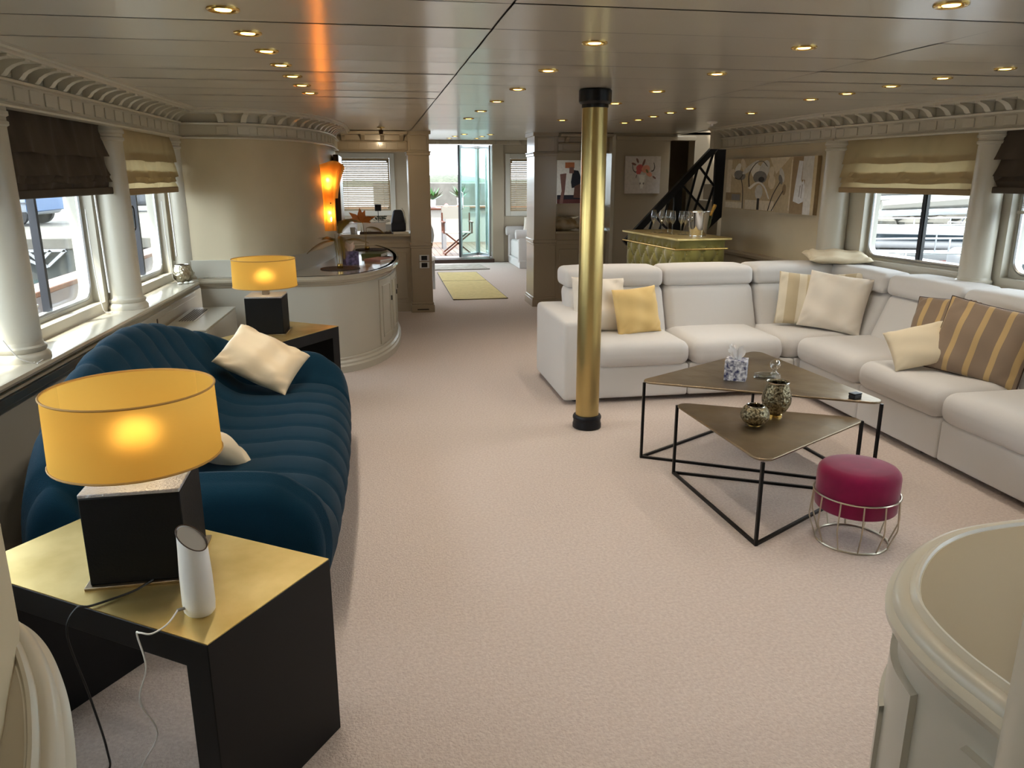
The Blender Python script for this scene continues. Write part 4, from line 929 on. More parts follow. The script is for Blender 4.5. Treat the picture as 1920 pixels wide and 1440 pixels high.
# ------------------------------------------------------------------ canvases
def canvas(label, origin, ang, w, h, th, shapes, base, name='painting'):
    """local x along the wall, local -y to the room; shapes are flat paint patches [(mat, poly)] in 0..1"""
    t = thing(name, label, 'painting', origin, ang)
    MB().box(0, w, -th, 0, 0, h).build('canvas', base, t, bevel=.003)
    mats = []; m = MB()
    for k, (mt, poly) in enumerate(shapes):
        if mt not in mats: mats.append(mt)
        m.cur = mats.index(mt); m.add([(p[0] * w, -th - .0006 - .00005 * k, p[1] * h) for p in poly], [tuple(range(len(poly)))])
    if shapes: m.build('paint', mats if len(mats) > 1 else mats[0], t, fix=False)
    return t
def ell(cx, cy, rx, ry, a=0, n=18, a0=0, a1=360): 
    A = math.radians(a); o = []
    for k in range(n):
        q = math.radians(a0 + (a1 - a0) * k / (n if a1 - a0 == 360 else n - 1)); x, y = rx * math.cos(q), ry * math.sin(q); o.append((cx + x * math.cos(A) - y * math.sin(A), cy + x * math.sin(A) + y * math.cos(A)))
    return o
def stroke(pts, w0, w1=None):
    w1 = w0 if w1 is None else w1; P = smooth(pts, 5); N = normals(P); n = len(P)
    L = [(p[0] + q[0] * (w0 + (w1 - w0) * i / n), p[1] + q[1] * (w0 + (w1 - w0) * i / n)) for i, (p, q) in enumerate(zip(P, N))]; R = [(p[0] - q[0] * (w0 + (w1 - w0) * i / n), p[1] - q[1] * (w0 + (w1 - w0) * i / n)) for i, (p, q) in enumerate(zip(P, N))]
    return L + R[::-1]
for nm, c in dict(p_white=(236, 234, 228), p_tan=(196, 178, 144), p_tan2=(152, 130, 98), p_cream=(224, 212, 190), p_grey=(132, 130, 128), p_dark=(62, 58, 56), p_lgrey=(212, 210, 206), p_silver=(224, 226, 230), p_brown=(110, 74, 62), p_orange=(186, 112, 70), p_navy=(24, 26, 40), p_red=(196, 92, 92), p_pink=(216, 150, 128), p_mauve=(128, 92, 84), p_paper=(206, 198, 192), p_maroon=(92, 42, 40), p_olive=(120, 118, 84)).items(): pm(nm, c, .7, var=.12, vscale=30)
rc = lambda a, b, c, d: [(a, b), (c, b), (c, d), (a, d)]
fl_s = [('p_tan', rc(0, 0, 1, 1)), ('p_cream', rc(0, .3, .06, 1)), ('p_cream', rc(0, .02, .22, .14)), ('p_tan2', rc(0, .17, .2, .33)), ('p_grey', rc(.08, .18, .19, .3)), ('p_cream', [(.52, 1), (.74, 1), (.6, .7)]), ('p_tan2', rc(.77, 0, .92, 1)), ('p_cream', rc(.755, .05, .765, .95)), ('p_lgrey', rc(.87, .6, .97, 1)), ('p_lgrey', rc(.9, 0, .97, .6)), ('p_cream', rc(.26, .02, .6, .2)),
        ('p_white', ell(.14, .8, .035, .12, -10)), ('p_cream', ell(.21, .88, .03, .13, 8)), ('p_cream', ell(.09, .72, .03, .09, 10)), ('p_grey', ell(.17, .68, .07, .1, 20)), ('p_dark', stroke([(.11, .63), (.16, .6), (.2, .66), (.23, .78)], .008, .003)), ('p_lgrey', ell(.3, .83, .04, .16, -35)), ('p_dark', stroke([(.19, .62), (.22, .4), (.23, .02)], .005)),
        ('p_white', ell(.38, .74, .07, .17, 12)), ('p_lgrey', ell(.46, .76, .06, .2, -8)), ('p_cream', ell(.55, .74, .03, .1)), ('p_cream', ell(.56, .55, .04, .13)), ('p_grey', ell(.42, .64, .08, .12)), ('p_dark', ell(.44, .6, .035, .05)), ('p_dark', stroke([(.3, .45), (.29, .7), (.36, .9), (.44, .94), (.5, .84)], .007, .004)), ('p_white', stroke([(.3, .42), (.4, .54), (.48, .46), (.54, .24)], .02, .006)), ('p_lgrey', ell(.42, .36, .045, .14)), ('p_dark', stroke([(.42, .24), (.42, .02)], .014)),
        ('p_lgrey', ell(.665, .68, .025, .13, 8)), ('p_grey', ell(.655, .6, .02, .09, 8)), ('p_dark', stroke([(.65, .55), (.58, .3), (.54, .02)], .005)), ('p_tan2', ell(.7, .42, .02, .1)), ('p_dark', stroke([(.69, .4), (.63, .2), (.58, .02)], .005)),
        ('p_silver', [(.8, .22), (.81, .5), (.83, .93), (.87, .92), (.865, .6), (.875, .55), (.89, .6), (.905, .48), (.9, .22), (.86, .18)]), ('p_grey', stroke([(.86, .5), (.855, .3)], .003)), ('p_grey', stroke([(.88, .52), (.875, .28)], .003))]
# on the right wall the local x axis runs towards the camera
canvas('wide canvas of grey and cream tulips on the right wall', (3.748, 8.0, 1.275), math.atan2(-1, .028), 1.66, .5, .04, fl_s, 'p_tan2')
skull = [('p_paper', rc(0, 0, 1, 1)), ('p_red', ell(.42, .68, .11, .1)), ('p_pink', ell(.58, .66, .12, .1, 20)), ('p_red', ell(.38, .58, .07, .07)), ('p_pink', ell(.68, .52, .09, .06, -30)), ('p_dark', stroke([(.2, .82), (.22, .65), (.28, .58), (.31, .58)], .008, .016)), ('p_dark', stroke([(.8, .83), (.83, .72), (.8, .62), (.74, .6)], .008, .016)), ('p_mauve', ell(.24, .79, .07, .03, -20)), ('p_mauve', ell(.34, .88, .03, .07, 25)), ('p_mauve', ell(.52, .83, .03, .1, -20)), ('p_mauve', ell(.83, .43, .06, .025, -35)), ('p_lgrey', [(.36, .52), (.6, .52), (.58, .34), (.54, .26), (.52, .12), (.44, .12), (.42, .26), (.38, .36)]), ('p_white', [(.39, .5), (.57, .5), (.55, .36), (.51, .14), (.45, .14), (.41, .36)]), ('p_grey', ell(.435, .27, .02, .03)), ('p_grey', ell(.53, .27, .02, .03)), ('p_dark', stroke([(.33, .5), (.31, .42)], .008)), ('p_olive', ell(.62, .6, .03, .06, 30))]
canvas('square canvas of a horned skull with flowers on the stair wall', (3.05, 9.498, 1.4), 0, .455, .445, .03, skull, 'p_paper')
abst = [('p_white', rc(0, 0, 1, 1)), ('p_maroon', rc(0, 0, 1, .1)), ('p_navy', rc(.0, .1, 1, .2)), ('p_lgrey', rc(.5, .35, .6, 1)), ('p_mauve', [(.06, .68), (.2, .7), (.17, .3), (.13, .0), (.05, .0), (.1, .3)]), ('p_orange', rc(.17, .82, .37, .95)), ('p_navy', [(.3, .5), (.34, .78), (.46, .76), (.52, .6), (.5, .4), (.32, .36)]), ('p_brown', [(.36, .14), (.38, .4), (.5, .46), (.62, .3), (.6, .12)]), ('p_mauve', rc(.26, .7, .36, .84)), ('p_tan', rc(.66, .2, .82, .8))]
canvas('abstract canvas with navy and brown shapes seen through the right pass-through', (2.835, 12.25, 1.19), 0, .74, .66, .03, abst, 'p_white')
# ------------------------------------------------------------------ velvet bar with glasses and ice bucket
BA = math.radians(5); bar = thing('bar_counter', 'green tufted velvet bar with a gold top behind the white sofa', 'bar', (2.72, 6.82, 0), BA)
BW, BL, BH = .56, 1.3, 1.05
MB().box(.045, BW - .045, .05, BL - .05, 0, BH - .02).build('body', 'green_velvet', bar)
MB().box(0, BW, 0, BL, BH - .02, BH).build('bar_top', 'gold_leaf', bar, bevel=.003)
def tuft(w, h, nx, nz, dep=.034):
    m = MB(); U, W = nx * 10, nz * 10; rows = []
    for i in range(U + 1):
        r = []
        for j in range(W + 1):
            u, v = i / U * nx, j / W * nz; q = abs(math.sin(PI * (u + v) / 1) * math.sin(PI * (u - v) / 1)) ** .5; e = min(1, i / 3, (U - i) / 3, j / 3, (W - j) / 3)
            r.append((i / U * w, -dep * (.15 + .85 * q) * e, j / W * h))
        rows.append(r)
    return m.grid(rows)
for nm, w, nx, loc, rz in (('tufted_end', BW - .09, 3, (.045, .05, .06), 0), ('tufted_side', BL - .1, 6, (.045, BL - .05, .06), -PI / 2), ('tufted_side', BL - .1, 6, (BW - .045, .05, .06), PI / 2)):
    p = tuft(w, BH - .09, nx, 4).build(nm, 'green_velvet', bar, ang=25, loc=loc, rz=rz)
    for i in range(1, 2 * nx):
        for j in range(3, 8):
            if (i + j) % 2 == 0: MB().lathe([(.008, 0), (.006, .004), (.001, .006)], 8).map(lambda x, y, z: (x, -z - .004, y)).build('button', 'brass_bright', p, loc=(i * w / nx / 2, 0, j * (BH - .09) / 8))
MB().tube([(-.03, 1.2, .955), (-.03, -.03, .955), (.5, -.03, .955)], .009, 10).build('foot_rail', 'brass_bright', bar)
for q in ((-.03, 1.1), (-.03, .1)): MB().tube([(q[0], q[1], .955), (.05, q[1], .955)], .006, 8).build('rail_bracket', 'brass_bright', bar)
MB().tube([(.42, -.03, .955), (.42, .06, .955)], .006, 8).build('rail_bracket', 'brass_bright', bar)
def onbar(x, y): c, s = math.cos(BA), math.sin(BA); return (2.72 + x * c - y * s, 6.82 + x * s + y * c, BH + .001)
fp = smooth([(.001, .002), (.03, .002), (.031, .004), (.008, .009), (.0035, .02), (.0032, .08), (.004, .095), (.016, .115), (.026, .135), (.03, .16), (.027, .19), (.0225, .225)], 3)
flute = None
for k, (x, y) in enumerate([(.12, .78), (.17, .70), (.22, .66), (.2, .52), (.27, .47), (.3, .44)]):
    lab = 'champagne flute on the green bar, %s from the left' % ['first', 'second', 'third', 'fourth', 'fifth', 'sixth'][k]
    if flute is None:
        flute = thing('champagne_flute', lab, 'glass', onbar(x, y), 0, 'champagne flutes on the green bar')
        MB().lathe(fp, 20, cap=False).build('glass', 'crystal', flute, ang=60); MB().lathe([(.0245, .139), (.0285, .16), (.028, .165), (.001, .165)], 20).build('wine', 'wine_pale', flute) if False else None
        MB().tube([(.0225 * math.cos(2 * PI * i / 20), .0225 * math.sin(2 * PI * i / 20), .225) for i in range(20)], .0008, 4, closed=True).build('rim', 'chrome', flute)
    else:
        f = copy_tree(flute); f.location = onbar(x, y); f['label'] = lab
t = thing('ice_bucket', 'polished steel ice bucket on the green bar', 'bucket', onbar(.36, .30), .4)
MB().lathe(smooth([(.001, .001), (.074, .002), (.08, .01), (.092, .12), (.104, .222)], 5) + [(.112, .226), (.112, .23), (.1, .228), (.088, .12), (.076, .015), (.001, .012)], 40, cap=False).build('bucket', 'chrome', t, ang=50)
MB().lathe([(.001, .2), (.095, .2)], 24, cap=False).build('ice', 'ice_wine', t)
for i in range(9):
    a = i * .9; MB().box(-.016, .016, -.016, .016, -.014, .014).build('ice_cube', 'ice_wine', t, loc=(.06 * math.cos(a) * (i % 3) / 2 - .02, .06 * math.sin(a), .212 + .01 * (i % 2)), rz=a, bevel=.004)
for sg in (-1, 1):
    k = MB().lathe([(.012, 0), (.012, .01)], 12).map(lambda x, y, z: (sg * (.098 + z), x, y + .19)).build('handle_mount', 'chrome', t)
    MB().tube([(sg * .112, .026 * math.cos(2 * PI * i / 20), .165 + .026 * math.sin(2 * PI * i / 20)) for i in range(20)], .004, 6, closed=True).build('ring_handle', 'chrome', k)
t = thing('champagne_bottle', 'gold foiled champagne bottle leaning in the ice bucket', 'bottle', Vector(onbar(.40, .29)) + Vector((0, 0, .03)), 0); t.rotation_euler = (math.radians(-6), math.radians(27), 0)
MB().lathe(smooth([(.02, 0), (.038, .005), (.04, .08), (.036, .12), (.02, .17), (.0145, .2)], 4), 20).build('glass', 'bottle_green', t)
MB().lathe(smooth([(.0205, .175), (.016, .2), (.015, .25), (.0175, .255), (.0175, .275), (.016, .29), (.006, .295)], 3), 20).build('foil', 'gold_foil', t)
# ------------------------------------------------------------------ black stair rail
st = thing('stair_railing', 'black lattice stair railing rising to the right behind the bar', 'railing', (0, 8.5, 0))
def xz(nm, pts, y0=-.02, y1=.02): MB().prism(pts, y0, y1, lambda a, b, z: (a, z, b)).build(nm, 'black_gloss', st, bevel=.004)
xz('handrail', [(2.74, .90), (2.79, .845), (3.91, 2.02), (3.905, 2.075), (3.88, 2.075)], -.035, .035)
xz('newel_post', [(2.82, 0), (2.925, 0), (2.925, 1.01), (2.82, .93)], -.03, .03)
xz('end_panel', [(3.78, 1.86), (3.905, 2.03), (3.905, 1.165), (3.79, 1.06)], -.025, .025)
xz('lower_rail', [(2.925, .30), (3.05, .36), (3.79, 1.14), (3.79, 1.06), (3.05, .27), (2.925, .2)])
xz('middle_post', [(3.32, .62), (3.41, .72), (3.41, 1.5), (3.32, 1.405)], -.02, .02)
for (a, b) in (((3.765, 1.88), (3.52, 1.06)), ((3.578, 1.68), (3.43, 1.0)), ((3.276, 1.38), (3.05, .62)), ((3.097, 1.19), (2.98, .78)), ((3.785, 1.49), (3.66, 1.05)), ((3.61, 1.70), (3.79, 1.50)), ((3.42, 1.50), (3.72, 1.20)), ((3.109, 1.17), (3.32, .97)), ((2.93, .98), (3.12, .78))):
    d = Vector((b[0] - a[0], b[1] - a[1])).normalized(); n = Vector((-d.y, d.x)) * .0125; xz('lattice_bar', [(a[0] + n.x, a[1] + n.y), (b[0] + n.x, b[1] + n.y), (b[0] - n.x, b[1] - n.y), (a[0] - n.x, a[1] - n.y)], -.012, .012)
stp = thing('staircase', 'taupe staircase with carpeted steps behind the black railing', 'stairs', (0, 0, 0))
for k in range(8):
    x = 2.98 + .15 * k
    MB().box(x, x + .17, 8.58, 9.35, .19 * k, .19 * k + .19).build('step', 'taupe', stp, bevel=.006)
# ------------------------------------------------------------------ ceiling downlights
ORD = ['first', 'second', 'third', 'fourth', 'fifth', 'sixth', 'seventh', 'eighth', 'ninth']
dl0 = [None]
def downlight(x, y, label, z=2.1):
    if dl0[0] is None:
        t = thing('downlight', label, 'ceiling light', (x, y, z), 0, 'round ceiling downlights'); dl0[0] = t
        MB().lathe([(.034, .004), (.037, -.004), (.046, -.006), (.05, -.003), (.05, .002)], 28, cap=False).build('trim_ring', 'brass_bright', t)
        MB().lathe([(.034, .004), (.03, -.0), (.024, .0), (.001, .0)], 20, cap=False).build('reflector', 'gold_foil', t)
        MB().lathe([(.026, -.002), (.024, -.004), (.001, -.005)], 20, cap=False).build('lens', 'downlight', t)
    else:
        t = copy_tree(dl0[0]); t.location = (x, y, z); t['label'] = label
    ld = bpy.data.lights.get('downlight_beam') or bpy.data.lights.new('downlight_beam', 'SPOT')
    ld.energy = 8.5; ld.color = (1, .9, .76); ld.spot_size = math.radians(125); ld.spot_blend = 1; ld.shadow_soft_size = .025
    lo = bpy.data.objects.new('downlight_beam', ld); COL.objects.link(lo); lo.location = (x, y, z - .012)
for k, (x, y) in enumerate([(.865, 2.12), (.865, 1.48), (1.735, 1.46), (1.735, .64), (.3, .2), (-.43, 1.89), (2.98, 2.7)]): downlight(x, y, 'round ceiling downlight out of view above the foreground, %s from the pillar' % ORD[k])
for row, pts in (('the row above the blue sofa', [(-.434 + .012 * k, 2.719 + .414 * k) for k in range(7)]),
                 ('the row left of the brass pillar', [(.865, 3.122), (.862, 3.941), (.862, 4.78), (.858, 5.563), (.856, 6.375), (.856, 7.2)]),
                 ('the row right of the brass pillar', [(1.735, 2.278), (1.722, 3.09), (1.722, 3.914), (1.714, 4.753), (1.7, 5.56), (1.72, 7.244)]),
                 ('the diagonal row towards the stairs', [(2.38, 5.863), (2.382, 6.269), (2.384, 6.673), (2.39, 7.09), (2.39, 7.494)]),
                 ('the row above the right-hand sofa', [(3.0, 3.5), (2.96, 3.876), (2.93, 4.257), (2.918, 4.67), (2.9, 5.056)])):
    for k, (x, y) in enumerate(pts): downlight(x, y, 'round ceiling downlight in %s, %s from the camera' % (row, ORD[k]))
downlight(3.05, 6.21, 'single round ceiling downlight in front of the flower painting')
for k, (x, y) in enumerate([(1.2, 10.6), (1.55, 10.6), (1.2, 11.8), (1.6, 11.8), (1.25, 13.2), (1.7, 13.2)]): downlight(x, y, 'round ceiling downlight in the far room, %s from the partition' % ORD[k], czs(y) - .001)
t = thing('ceiling_spot', 'small brass ceiling spot in front of the left pass-through', 'spotlight', (.1, 8.6, 2.1)); MB().lathe([(.04, 0), (.04, -.008), (.01, -.012)], 18).build('plate', 'brass_bright', t); MB().tube([(0, 0, -.01), (.01, 0, -.035)], .006, 8).build('arm', 'brass_bright', t); MB().lathe([(.02, -.07), (.024, -.03), (.01, -.025)], 14).build('head', 'dark_brown', t)
ld = bpy.data.lights.new('spot_beam', 'SPOT'); ld.energy = 7; ld.color = (1, .76, .46); ld.spot_size = math.radians(140); ld.spot_blend = 1; ld.shadow_soft_size = .02
lo = bpy.data.objects.new('spot_beam', ld); COL.objects.link(lo); lo.location = (.1, 8.6, 2.02); lo.rotation_euler = (math.radians(60), 0, 0)
t = thing('smoke_detector', 'white smoke detector on the ceiling near the stairs', 'detector', (3.15, 7.2, 2.1)); MB().lathe([(.05, 0), (.05, -.012), (.03, -.022), (.001, -.024)], 20).build('base', 'soft_white', t); MB().lathe([(.012, -.022), (.012, -.04), (.001, -.042)], 12).build('sensor', 'soft_white', t)
# ------------------------------------------------------------------ far room
def rug(name, label, poly, mat, fr=None):
    t = thing(name, label, 'rug', (0, 0, 0)); MB().prism(poly, .001, .012).build('pile', mat, t, bevel=.003)
    MB().tube([(p[0], p[1], .008) for p in poly], .006, 5, closed=True).build('binding', 'dark_brown', t) if fr is None else None
    return t
rug('runner', 'nearer yellow carpet mat lying in the passage', [(.985, 10.294), (1.727, 10.309), (1.70, 12.2), (1.0, 12.2)], 'rug_yellow')
rug('runner', 'farther yellow carpet mat lying in the passage', [(1.0, 12.22), (1.70, 12.22), (1.682, 13.33), (1.013, 13.369)], 'rug_yellow')
rug('door_mat', 'grey woven mat in front of the glass doors', [(1.0, 13.75), (1.98, 13.75), (1.9, 14.5), (1.0, 14.5)], 'rug_grey')
o = MB().box(.6, 2.24, 14.9, 15.25, 0, .07).build('door_1', 'dark_brown', bevel=.006); tag(o, kind='structure')
o = MB().box(.6, 2.2, 15.0, 15.25, .07, .08).build('trim_18', 'teak_deck', bevel=.004); tag(o, kind='structure')
def leaf(label, p0, p1, z0=.09, z1=2.18):
    a = math.atan2(p1[1] - p0[1], p1[0] - p0[0]); L = math.dist(p0, p1); t = thing('glass_door', label, 'door', (p0[0], p0[1], 0), a)
    for nm, x in (('stile', 0), ('stile', L - .05)): MB().box(x, x + .05, -.02, .02, z0, z1).build(nm, 'alu', t, bevel=.003)
    for z in (z0, z1 - .06): MB().box(.05, L - .05, -.02, .02, z, z + .06).build('rail', 'alu', t, bevel=.003)
    MB().box(.05, L - .05, -.004, .004, z0 + .06, z1 - .06).build('pane', 'door_glass', t)
    MB().box(-.012, .0, -.022, .022, z0, z1).build('seal', 'black_rubber', t); return t
d = leaf('glass door leaf with chrome stiles standing half open in the far doorway', (1.60, 15.1), (2.0, 15.5)); k = MB().tube([(.025, -.03, 1.0), (.025, -.06, 1.02), (.025, -.06, 1.3), (.025, -.03, 1.32)], .008, 8).build('handle', 'chrome', d)
leaf('glass door leaf folded back against the right door jamb', (2.0, 15.52), (2.19, 15.12))
leaf('glass door leaf parked outside against the right door jamb', (2.19, 15.15), (2.24, 16.0))
t = thing('roll_arm_sofa', 'white roll-arm sofa in the far room right of the doors', 'sofa', (2.46, 13.75, 0))
pts = [(.085 * math.cos(a), .085 * math.sin(a)) for a in [2 * PI * k / 20 for k in range(20)]]
for y in (0, 1.05):
    MB().prism(pts, 0, .8, lambda a, b, z: (z, a + y + .09, b + .6)).build('rolled_arm', 'white_fabric', t, bevel=.02); MB().box(.05, .8, y + .03, y + .15, .1, .56).build('arm_panel', 'white_fabric', t, bevel=.02)
MB().box(.06, .85, .0, 1.2, .0, .14).build('valance', 'white_fabric', t, bevel=.01); MB().box(.08, .85, .15, 1.05, .14, .45).build('seat', 'white_fabric', t, bevel=.03); MB().box(.68, .95, .02, 1.18, .14, .92).build('backrest', 'white_fabric', t, bevel=.05)
pillow('throw_pillow', 'white pillow standing on the roll-arm sofa in the far room', .42, .42, .14, 'white_cotton', (2.85, 14.1, .69), -120, 20, 0, 31)
t = thing('bolster', 'white rolled bolster lying on top in the right pass-through', 'cushion', (2.30, 9.98, 1.185)); MB().lathe([(.001, 0), (.06, .004), (.08, .02), (.084, .25), (.08, .51), (.06, .526), (.001, .53)], 24, cap=False).map(lambda x, y, z: (z, x, y)).build('roll', 'white_cotton', t, ang=60)
MB().tube([(.018, .08 * math.cos(2 * PI * i / 24), .08 * math.sin(2 * PI * i / 24)) for i in range(24)], .004, 5, closed=True).build('piping', 'white_cotton', t)
for i, (x, lab) in enumerate(((2.38, 'patterned cream cushion lying at the left of the right pass-through ledge'), (2.70, 'patterned cream cushion lying at the right of the right pass-through ledge'))): pillow('ledge_cushion', lab, .36, .32, .15, 'patterned', (x, 9.92, 1.02), -90, 78, 4 - 8 * i, 20 + i) if 'patterned' in MATS else (pm('patterned', (216, 204, 182), .8, rgb2=(176, 150, 112), vscale=9, detail=1), pillow('ledge_cushion', lab, .36, .32, .15, 'patterned', (x, 9.92, 1.02), -90, 78, 4, 20 + i))
t = thing('side_window_blind', 'white slatted blind on the side window of the far room', 'blind', (3.58, 10.76, 0))
for k in range(22): MB().box(-.03, .0, 0, .98, .95 + .042 * k, .954 + .042 * k).build('slat', 'soft_white', t)
t = thing('dining_chair', 'grey oval-backed chair just inside the far room at the left pier', 'chair', (.60, 11.3, 0), -.3)
MB().prism(ell(0, .78, .18, .24), -.015, .015, lambda a, b, z: (a, z + .2, b)).build('backrest', 'grey_plastic', t, bevel=.008); MB().box(-.2, .2, -.2, .2, .42, .48).build('seat', 'white_fabric', t, bevel=.02)
for x in (-.17, .17):
    for y in (-.17, .17): MB().box(x - .015, x + .015, y - .015, y + .015, 0, .42).build('leg', 'grey_plastic', t)
# ------------------------------------------------------------------ aft deck
dk = struct('floor_deck', (0, 0, 0)); MB().box(-.8, 3.8, 15.25, 22, -.1, .0).build('deck_base', 'black_rubber', dk); pl = None
for k in range(36):
    x = -.75 + .125 * k
    if pl is None: pl = MB().box(-.059, .059, 15.25, 21.9, .0, .02).build('plank', 'teak_deck', dk, loc=(x, 0, 0))
    else: inst(pl, 'plank', dk, (x, 0, 0))
o = MB().box(-.8, 3.8, 19.6, 19.75, 0, .85).build('wall_aft_bulwark', 'canvas_white'); tag(o, kind='structure'); o = MB().box(-.85, 3.85, 19.5, 19.85, .85, .9).build('trim_19', 'wood_teak', bevel=.01); tag(o, kind='structure')
t = thing('deck_mat', 'pale blue patterned mat on the aft deck', 'rug', (0, 0, 0)); MB().box(1.15, 1.7, 15.5, 15.95, .02, .03).build('pile', 'mat_blue', t, bevel=.004) if pm('mat_blue', (170, 184, 204), .9, rgb2=(216, 220, 224), vscale=12) else 0
t = thing('director_chair', 'wooden director chair with white canvas on the aft deck', 'chair', (1.68, 16.45, .02))
for y in (-.2, .2):
    for sg in (-1, 1): MB().bar((-.27 * sg, y, .03), (.27 * sg, y, .46), .03).build('cross_leg', 'wood_red', t)
for sg in (-1, 1):
    MB().bar((.27 * sg, -.24, .02), (.27 * sg, .24, .02), .035).build('floor_runner', 'wood_red', t); MB().bar((.29 * sg, -.24, .46), (.29 * sg, .24, .46), .03).build('seat_rail', 'wood_red', t); MB().bar((.29 * sg, .2, .46), (.29 * sg, .24, .98), .03).build('back_post', 'wood_red', t)
    MB().bar((.29 * sg, -.2, .46), (.29 * sg, -.2, .66), .03).build('arm_post', 'wood_red', t); MB().box(.29 * sg - .03, .29 * sg + .03, -.25, .24, .66, .685).build('armrest', 'wood_red', t, bevel=.004)
MB().box(-.28, .28, -.22, .2, .45, .462).build('seat', 'canvas_white', t); MB().box(-.3, .3, .215, .235, .72, .97).build('backrest', 'canvas_white', t)
t = thing('deck_table', 'reddish wooden bar table on the aft deck', 'table', (1.2, 17.6, .02)); MB().box(-.75, .45, -.3, .3, .88, .92).build('table_top', 'wood_red', t, bevel=.006)
for x, y in ((.3, -.22), (-.6, -.22), (.3, .22), (-.6, .22)): MB().bar((x, y, 0), (x, y, .88), .07).build('leg', 'boat_white', t)
def deck_plant(label, x, y, z, s=1):
    t = thing('potted_plant', label, 'plant', (x, y, z), 0, 'green plants on the aft deck'); MB().lathe([(.04 * s, 0), (.06 * s, .01), (.07 * s, .16 * s), (.06 * s, .16 * s)], 18).build('pot', 'white_plastic', t); MB().lathe([(.09 * s, -.0), (.09 * s, .012), (.05 * s, .012)], 18).build('saucer', 'wood_red', t)
    rnd = random.Random(int(x * 100))
    for k in range(26):
        a = rnd.uniform(0, 6.28); e = rnd.uniform(.35, 1.4); L = rnd.uniform(.18, .34) * s; d = Vector((math.cos(a) * math.cos(e), math.sin(a) * math.cos(e), math.sin(e))); b = Vector((0, 0, .15 * s)); q = b + d * L; mid = b + d * L * .62; sd = d.cross(Vector((0, 0, 1))).normalized() * .035 * s
        MB().add([b, mid + sd, q, mid - sd], [(0, 1, 2, 3)]).build('leaf', 'leaf_green', t, fix=False)
deck_plant('green plant in a white pot on the aft deck table', 1.27, 17.6, .95); deck_plant('green plant in a white pot on the aft bulwark, seen through the glass door', 2.1, 19.65, .91, 1.15)
t = thing('candle_jar', 'small red jar on the aft deck table', 'jar', (1.56, 17.5, .94)); MB().lathe([(.03, 0), (.045, .02), (.045, .06), (.03, .07)], 16).build('jar', 'p_pink', t); MB().lathe([(.032, .07), (.032, .08), (.008, .09)], 16).build('lid', 'p_red', t)
# ------------------------------------------------------------------ outside: side decks, quay, water, boats
WZ = -.65
o = MB().box(-150, 200, -150, 220, WZ - .1, WZ).build('sea', 'water'); tag(o, 'grey green harbour water around the yacht', 'water', kind='stuff')
for nm, x0, x1 in (('floor_side_deck_left', -2.85, -1.9), ('floor_side_deck_right', 4.75, 5.5)):
    o = MB().box(x0, x1, -6, 15.2, -.25, -.15).build(nm, 'teak_deck'); tag(o, kind='structure')
t = thing('bulwark', 'pale lilac bulwark with a teak cap rail outside the left windows', 'bulwark', (0, 0, 0))
MB().box(-2.88, -2.78, -6, 22, -.6, .65).build('side', 'hull_white', t); MB().box(-2.95, -2.72, -6, 22, .65, .70).build('cap_rail', 'wood_teak', t, bevel=.012)
m = MB().tube(smooth([(-2.7, 6.6, .1), (-2.7, 6.6, .5), (-2.7, 6.62, .58), (-2.7, 6.7, .6)], 4), .018, 8).build('chrome_hoop', 'chrome', t)
t = thing('bulwark', 'white bulwark with a pale cap rail outside the right windows', 'bulwark', (0, 0, 0))
MB().box(5.5, 5.6, -6, 22, -.6, .72).build('side', 'boat_white', t); MB().box(5.44, 5.68, -6, 22, .72, .77).build('cap_rail', 'boat_white', t, bevel=.012)
t = thing('quay', 'sunlit concrete quay outside the left windows', 'quay', (0, 0, 0))
MB().box(-70, -4.4, 19.2, 120, WZ, .25).build('quay_body', 'quay_stone', t); MB().box(-70, -4.38, 19.1, 19.3, .02, .26).build('coping', 'quay_stone', t, bevel=.02); MB().box(-70, -4.38, 19.14, 19.2, WZ, .0).build('quay_face', 'quay_wall', t)
def tyre(par, x, y, z, r, nm='wheel'): MB().lathe([(.6 * r, -.09), (r, -.09), (r, .09), (.6 * r, .09)], 20).map(lambda a, b, c: (x + a, y + c, z + b)).build(nm, 'tyre', par)
t = thing('van', 'white van with a blue stripe parked on the quay', 'van', (-11.0, 25.0, .25))
rbox(1.7, 1.0, .95, .15, 0, lambda x, y, z: (x, y, z + 1.25)).build('body', 'van_white', t, ang=50); MB().box(1.45, 1.72, -1.01, 1.01, .4, 1.9).build('rear_trim', 'van_blue', t, bevel=.03); MB().box(.2, 1.2, -1.015, 1.0, 1.45, 1.95).build('side_window', 'dark_glass', t)
MB().box(-1.6, 1.6, -1.02, -1.0, .62, .66).build('side_moulding', 'boat_grey', t)
for x in (-1.1, 1.1): tyre(t, x, -.9, .35, .35); tyre(t, x, .9, .35, .35)
t = thing('parked_car', 'grey car parked on the quay seen through the second left window', 'car', (-9.5, 34, .25), .2)
rbox(2.1, .85, .38, .2, 0, lambda x, y, z: (x, y, z + .62)).build('body', 'boat_grey', t, ang=50); rbox(1.15, .75, .3, .2, 0, lambda x, y, z: (x * (1 - .25 * z / .3), y, z + 1.15)).build('cabin', 'dark_glass', t, ang=50)
for x in (-1.3, 1.3): tyre(t, x, -.8, .32, .32); tyre(t, x, .8, .32, .32)
t = thing('motor_scooter', 'dark scooter standing on the quay behind the orange barrier', 'scooter', (-10.8, 33, .25), .3)
for x in (-.5, .5): tyre(t, x, 0, .25, .25)
rbox(.45, .12, .18, .1, 0, lambda x, y, z: (x, y, z + .6 + .1 * x)).build('body', 'tyre', t, ang=60); MB().tube([(.5, 0, .3), (.38, 0, 1.0), (.3, -.2, 1.05), (.3, .2, 1.05)], .03, 6).build('handlebar', 'tyre', t)
